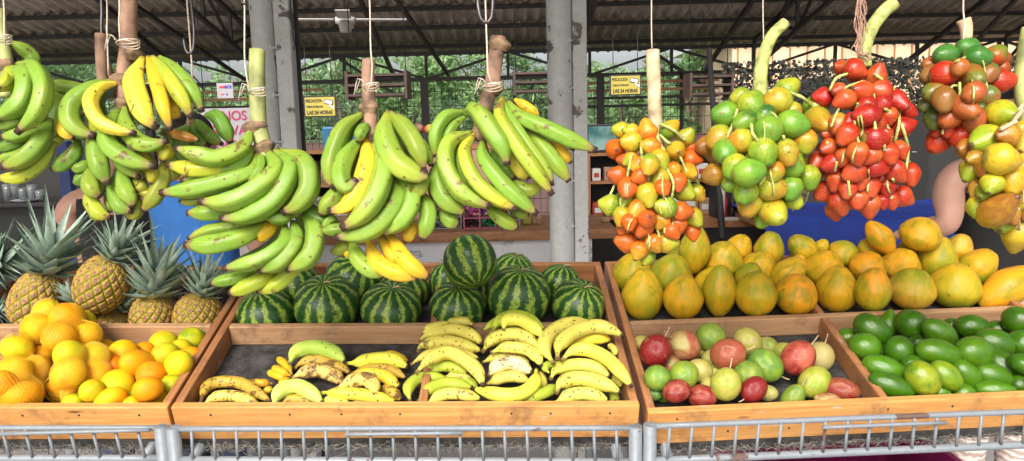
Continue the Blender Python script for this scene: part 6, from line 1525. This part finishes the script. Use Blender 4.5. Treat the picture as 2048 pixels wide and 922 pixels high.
palm_bunch('mixed green and red palm fruit bunch hanging near the right edge', Q9, 3.548, 1.47, [
 (250,182,76,'g',180,20),(405,135,76,'g'),(482,195,78,'g',-10,20),(610,178,68,'rg'),(650,205,58,'o'),(145,250,56,'o'),(145,320,68,'b'),(258,308,84,'r',10,30),(350,270,58,'o'),(440,332,80,'rg',-80,60),(555,312,64,'gr'),(642,362,82,'r',0,20),(170,445,76,'rg'),(240,497,76,'b'),(450,447,72,'ro'),(560,477,70,'gr'),(390,548,82,'ro',-70,50),(115,535,54,'dg'),(170,635,66,'dg'),(282,622,76,'ro'),(450,642,80,'ro'),(520,630,52,'o'),(197,795,78,'r',-130,10),(355,760,76,'r'),(190,715,46,'r'),(265,720,46,'r'),(660,270,46,'ro'),(500,555,36,'dg')],
 pal9, [(380,-70),(395,-20),(400,60),(400,140)], (95,60), ('rachis_tan', 'rachis_green'), [([(285,440),(300,400),(340,395)],.003),([(355,470),(352,370)],.0032),([(230,740),(235,705)],.0026),([(400,190),(350,215),(320,225)],.003)], 'palm_round', 14, 4)
string('pale string holding the green and red palm fruit bunch', [(1927,-10),(1929,40),(1926,95)], 1.43, .0016)
Q10 = zm(1860, 180, 2.713)
pal10 = dict(y=((.80,.55,.03), (.76,.48,.02)), yg=((.74,.56,.03), (.36,.48,.03)), yo=((.74,.42,.03), (.5,.2,.03)), b=((.42,.20,.03), (.6,.34,.03)), o=((.78,.40,.02), (.7,.5,.03)))
palm_bunch('deep yellow palm fruit bunch with brown scars at the right edge', Q10, 2.713, 1.42, [
 (393,130,72,'yg',-60,75),(300,275,80,'yg'),(415,245,60,'yo'),(490,215,44,'y'),(505,300,58,'y'),(395,375,82,'y',-10,10),(190,320,50,'yo'),(225,435,60,'yg'),(312,425,62,'yo'),(335,515,56,'yg'),(440,500,74,'y'),(500,430,72,'y'),(255,535,44,'b'),(262,640,58,'yg'),(375,645,78,'yo',80,65),(395,715,62,'yg'),(505,590,60,'o'),(470,795,70,'y',-90,-20),(510,655,44,'yo'),(435,680,50,'yo'),(240,370,42,'b'),(300,560,50,'yg'),(560,250,60,'y'),(570,380,64,'y'),(575,500,64,'y'),(560,620,60,'yo'),(620,320,60,'y'),(625,460,60,'y')],
 pal10, [(545,-330),(520,-200),(500,-60),(510,60),(530,180),(500,260)], (90,84), ('stalk_green', 'rachis_tan'), [([(485,760),(482,700),(480,640)],.003),([(470,170),(420,195),(380,215)],.0045),([(500,110),(470,150),(440,190)],.005),([(505,80),(480,110),(450,100)],.005)], 'palm', 12, 5)
string('string above the deep yellow palm fruit bunch', [(2060,-10),(2062,40),(2060,62)], 1.42, .0016)
# ================================================================== people
def skin_mesh(name, pts, edges, root_i=0, sub=2):
    """pts: (Vector, radius) ; grows one continuous surface"""
    bm = bmesh.new(); lay = bm.verts.layers.skin.verify(); vs_ = [bm.verts.new(p) for p, r in pts]
    for a, b_ in edges: bm.edges.new((vs_[a], vs_[b_]))
    for v, (p, r) in zip(vs_, pts):
        v[lay].radius = r if isinstance(r, tuple) else (r, r); v[lay].use_root = False
    vs_[root_i][lay].use_root = True
    me = bpy.data.meshes.new(name); bm.to_mesh(me); bm.free()
    o = bpy.data.objects.new(name, me); COL.objects.link(o)
    o.modifiers.new('skin', 'SKIN').use_smooth_shade = True; m = o.modifiers.new('sub', 'SUBSURF'); m.levels = m.render_levels = sub
    bpy.context.view_layer.update()
    out = bpy.data.meshes.new_from_object(o.evaluated_get(bpy.context.evaluated_depsgraph_get())); bpy.data.objects.remove(o)
    return smooth(out)
def m_skin(name, col):
    b = NB(name); n = b.noise(25, None, 4, .6); m = b.noise(5, None, 2)
    c = b.mix(b.ramp(n, .3, .7), tuple(x*.88 for x in col), col); c = b.mix(b.ramp(m, .45, .7, 0, .35), c, (col[0]*.95, col[1]*.72, col[2]*.68))
    b.P(Base_Color=c, Roughness=.5, Subsurface_Weight=.12, Subsurface_Radius=(.02, .008, .005), Subsurface_Scale=.5); b.bump(n, .12, .001); MAT[name] = b.m
m_skin('skin_pale', (.62, .36, .27)); m_skin('skin_left', (.48, .26, .185))
def cloth(name, col):
    b = NB(name); n = b.noise(7, None, 4, .6, 1.0); f = b.noise(300, None, 2)
    b.P(Base_Color=b.mix(b.ramp(n, .3, .7), tuple(x*.8 for x in col), col), Roughness=.85); b.bump(b.math('ADD', n, b.math('MULTIPLY', f, .1)), .5, .02); MAT[name] = b.m
cloth('shirt_blue', (.045, .21, .62)); cloth('black_cloth', (.012, .012, .013)); cloth('jeans', (.03, .04, .07)); plain('hair_dark', (.02, .014, .01), .5, 0, .4, 60); plain('eye', (.6, .6, .6), .2, 0, 0, 5); plain('iris', (.02, .015, .01), .2, 0, 0, 5)
b = NB('patterned_cloth'); n = b.n('TexWave', dict(wave_type='RINGS'), Vector=b.obj(), Scale=14., Distortion=9., Detail=2.).outputs['Fac']; b.P(Base_Color=b.mix(b.ramp(n, .4, .6), (.40, .30, .26), (.66, .60, .55)), Roughness=.8); MAT['patterned_cloth'] = b.m
def person(label, base, yaw, H, skin, top, bottom, arms, sleeves, lean=0., girth=1., world_arms=None, arm_w=1.):
    """base: feet position; yaw: facing angle (0 = facing the camera side -Y); arms: for each side (elbow, wrist) in body space"""
    k = H/1.7; Rz = Matrix.Rotation(yaw, 4, 'Z'); T = Matrix.Translation(base) @ Rz
    if world_arms:
        inv = T.inverted(); arms = [tuple((inv @ q)/k for q in a) if a else b_ for a, b_ in zip(world_arms, arms)]
    V = lambda x, y, z: Vector((x*k, (y-lean*max(0, z-.9))*k, z*k))
    g = root('person', label, 'person', base)
    w_ = girth; sh = .17*w_
    body = [(V(0, 0, .95), (.155*w_, .12*w_)), (V(0, 0, 1.12), (.135*w_, .10*w_)), (V(0, .01, 1.28), (.155*w_, .11*w_)), (V(0, .01, 1.39), (.10*w_, .08)), (V(0, -.005, 1.46), (.055, .055)), (V(0, -.02, 1.54), (.072, .085)), (V(0, -.02, 1.63), (.074, .090)), (V(0, -.015, 1.68), (.045, .055)),
            (V(0, -.118, 1.565), (.012, .012)), (V(0, -.085, 1.50), (.035, .022))]
    ed = [(0, 1), (1, 2), (2, 3), (3, 4), (4, 5), (5, 6), (6, 7), (5, 8), (5, 9)]
    arm_idx = []
    for s in (-1, 1):
        el, wr = arms[0 if s < 0 else 1]; i = len(body)
        body += [(V(s*sh, .01, 1.375), .052*w_), (V(s*(sh+.025), .01, 1.33), .050*w_), (V(*(Vector((s*(sh+.025), .01, 1.33)).lerp(Vector(el), .5))), .046*w_*arm_w), (V(*el), .036*w_*arm_w), (V(*(Vector(el).lerp(Vector(wr), .3))), .040*w_*arm_w), (V(*wr), .024)]
        ed += [(3, i), (i, i+1), (i+1, i+2), (i+2, i+3), (i+3, i+4), (i+4, i+5)]
        d = (Vector(wr)-Vector(el)).normalized(); a = Vector((0, 0, 1)).cross(d); a = a.normalized() if a.length > .1 else Vector((1, 0, 0)); pl = Vector(wr)+d*.05
        j = len(body); body.append((V(*pl), (.030, .017))); ed.append((i+5, j))
        for q, (off, L) in enumerate(((-.026, .062), (-.009, .075), (.009, .078), (.026, .065))):
            n0 = pl+a*off+d*.03; n1 = n0+d*L*.5-Vector((0, 0, .008)); n2 = n0+d*L-Vector((0, 0, .022)); m = len(body)
            body += [(V(*n0), .0095), (V(*n1), .0088), (V(*n2), .007)]; ed += [(j, m), (m, m+1), (m+1, m+2)]
        th = pl-d*.02+a*(.035*s); m = len(body); body += [(V(*(th+d*.02+a*.012*s)), .010), (V(*(th+d*.05+a*.014*s)), .008)]; ed += [(j, m), (m, m+1)]
        arm_idx.append(i)
        h = len(body); body += [(V(s*.095, 0, .88), .085*w_), (V(s*.10, -.01, .5), .058*w_), (V(s*.10, .01, .28), .052*w_), (V(s*.10, .01, .085), .036), (V(s*.105, -.08, .04), (.040, .030)), (V(s*.107, -.15, .03), (.035, .022))]
        ed += [(0, h), (h, h+1), (h+1, h+2), (h+2, h+3), (h+3, h+4), (h+4, h+5)]
        body += [(V(s*.076, -.01, 1.565), (.010, .022))]; ed += [(5, len(body)-1)]
    link('body', skin_mesh('body', body, ed), MAT[skin], g, T)
    # clothes: shells just outside the body, ending at neckline, sleeves and hem
    gr = lambda r, e: (r[0]+e, r[1]+e) if isinstance(r, tuple) else r+e
    tp = [(body[0][0]+Vector((0, 0, -.04)), gr(body[0][1], .016))] + [(p, gr(r, .014)) for p, r in body[1:4]]; te = [(0, 1), (1, 2), (2, 3)]
    for s, i in zip((-1, 1), arm_idx):
        if sleeves == 0: n_ = len(tp); tp += [(body[i][0]*.92+Vector((0, 0, body[i][0].z*.08)), .050*w_)]; te += [(3, n_)]
        else:
            n_ = len(tp); e_ = body[i+2][0].lerp(body[i+3][0], .25); tp += [(body[i][0], gr(body[i][1], .016)), (body[i+1][0], gr(body[i+1][1], .018)), (e_, .062*w_)]; te += [(3, n_), (n_, n_+1), (n_+1, n_+2)]
    link('shirt', skin_mesh('shirt', tp, te), MAT[top], g, T)
    bp = [(V(0, 0, .97), (.160*w_, .126*w_))]; be = []
    for s in (-1, 1):
        n_ = len(bp); bp += [(V(s*.095, 0, .87), .100*w_), (V(s*.10, -.01, .5), .078*w_), (V(s*.10, .01, .12), .062)]; be += [(0, n_), (n_, n_+1), (n_+1, n_+2)]
    for s in (-1, 1): link('shoe', skin_mesh('shoe', [(V(s*.10, .02, .10), .045), (V(s*.10, .015, .05), .048), (V(s*.105, -.08, .042), (.050, .038)), (V(s*.107, -.17, .035), (.044, .030))], [(0, 1), (1, 2), (2, 3)]), MAT['black_cloth'], g, T)
    link('trousers', skin_mesh('trousers', bp, be), MAT[bottom], g, T)
    bm = bmesh.new(); bmesh.ops.create_uvsphere(bm, u_segments=28, v_segments=20, radius=1)
    for v in bm.verts:
        v.co = Vector((v.co.x*.088, v.co.y*.108+.012, v.co.z*.10)); f_ = noise.noise(v.co*60)*.004; v.co += v.co.normalized()*f_
    bmesh.ops.delete(bm, geom=[v for v in bm.verts if v.co.y < -.045 and v.co.z < .045], context='VERTS')
    for f in bm.faces: f.smooth = True
    hd = V(0, -.02, 1.60); link('hair', bm, MAT['hair_dark'], g, T @ Matrix.Translation(hd) @ Matrix.Scale(k, 4))
    for s in (-1, 1):
        bm = bmesh.new(); bmesh.ops.create_uvsphere(bm, u_segments=12, v_segments=8, radius=.011); e_ = link('eye', bm, MAT['eye'], g, T @ Matrix.Translation(V(s*.031, -.098, 1.595)))
        bm = bmesh.new(); bmesh.ops.create_uvsphere(bm, u_segments=10, v_segments=6, radius=.006); link('iris', bm, MAT['iris'], g, T @ Matrix.Translation(V(s*.031, -.106, 1.595)))
    bm = bmesh.new(); bmesh.ops.create_uvsphere(bm, u_segments=12, v_segments=6, radius=1)
    for v in bm.verts: v.co = Vector((v.co.x*.024, v.co.y*.008, v.co.z*.007))
    link('lips', bm, MAT['ink_magenta'], g, T @ Matrix.Translation(V(0, -.112, 1.515)))
    return g
# right: bare arm, elbow towards the papayas; forearm reaching left
sh_ = W(1925, 338, 2.62)
person('person in black sleeveless top and patterned cloth, bare arm bent, right of the papayas', Vector((sh_.x+.19, 2.66, .012)), R(0), 1.66, 'skin_pale', 'black_cloth', 'patterned_cloth',
       [((-.24, -.02, 1.08), (-.12, -.26, 1.02)), ((.25, .03, 1.08), (.20, -.20, .98))], 0, 0, 1.12, [(W(1900, 448, 2.60), W(1822, 464, 2.78)), None], 1.12)
# left pair
p = W(232, 420, 2.75)
person('person in black with a bare tan arm standing behind the pineapples', Vector((p.x-.02, 2.82, .012)), R(38), 1.62, 'skin_left', 'black_cloth', 'jeans',
       [((-.265, .0, 1.08), (-.23, -.12, .86)), ((.20, .14, 1.10), (.04, .20, 1.0))], 0, 0, 1.0, [(W(170, 470, 2.76), W(178, 560, 2.80)), None])
p = W(385, 430, 2.85)
person('person in a bright blue short sleeved shirt behind the large green plantain bunch', Vector((p.x, 2.88, .012)), R(170), 1.64, 'skin_left', 'shirt_blue', 'jeans',
       [((-.27, -.03, 1.10), (-.16, -.22, .98)), ((.27, -.03, 1.10), (.18, -.22, .96))], 1, 0, 1.12)
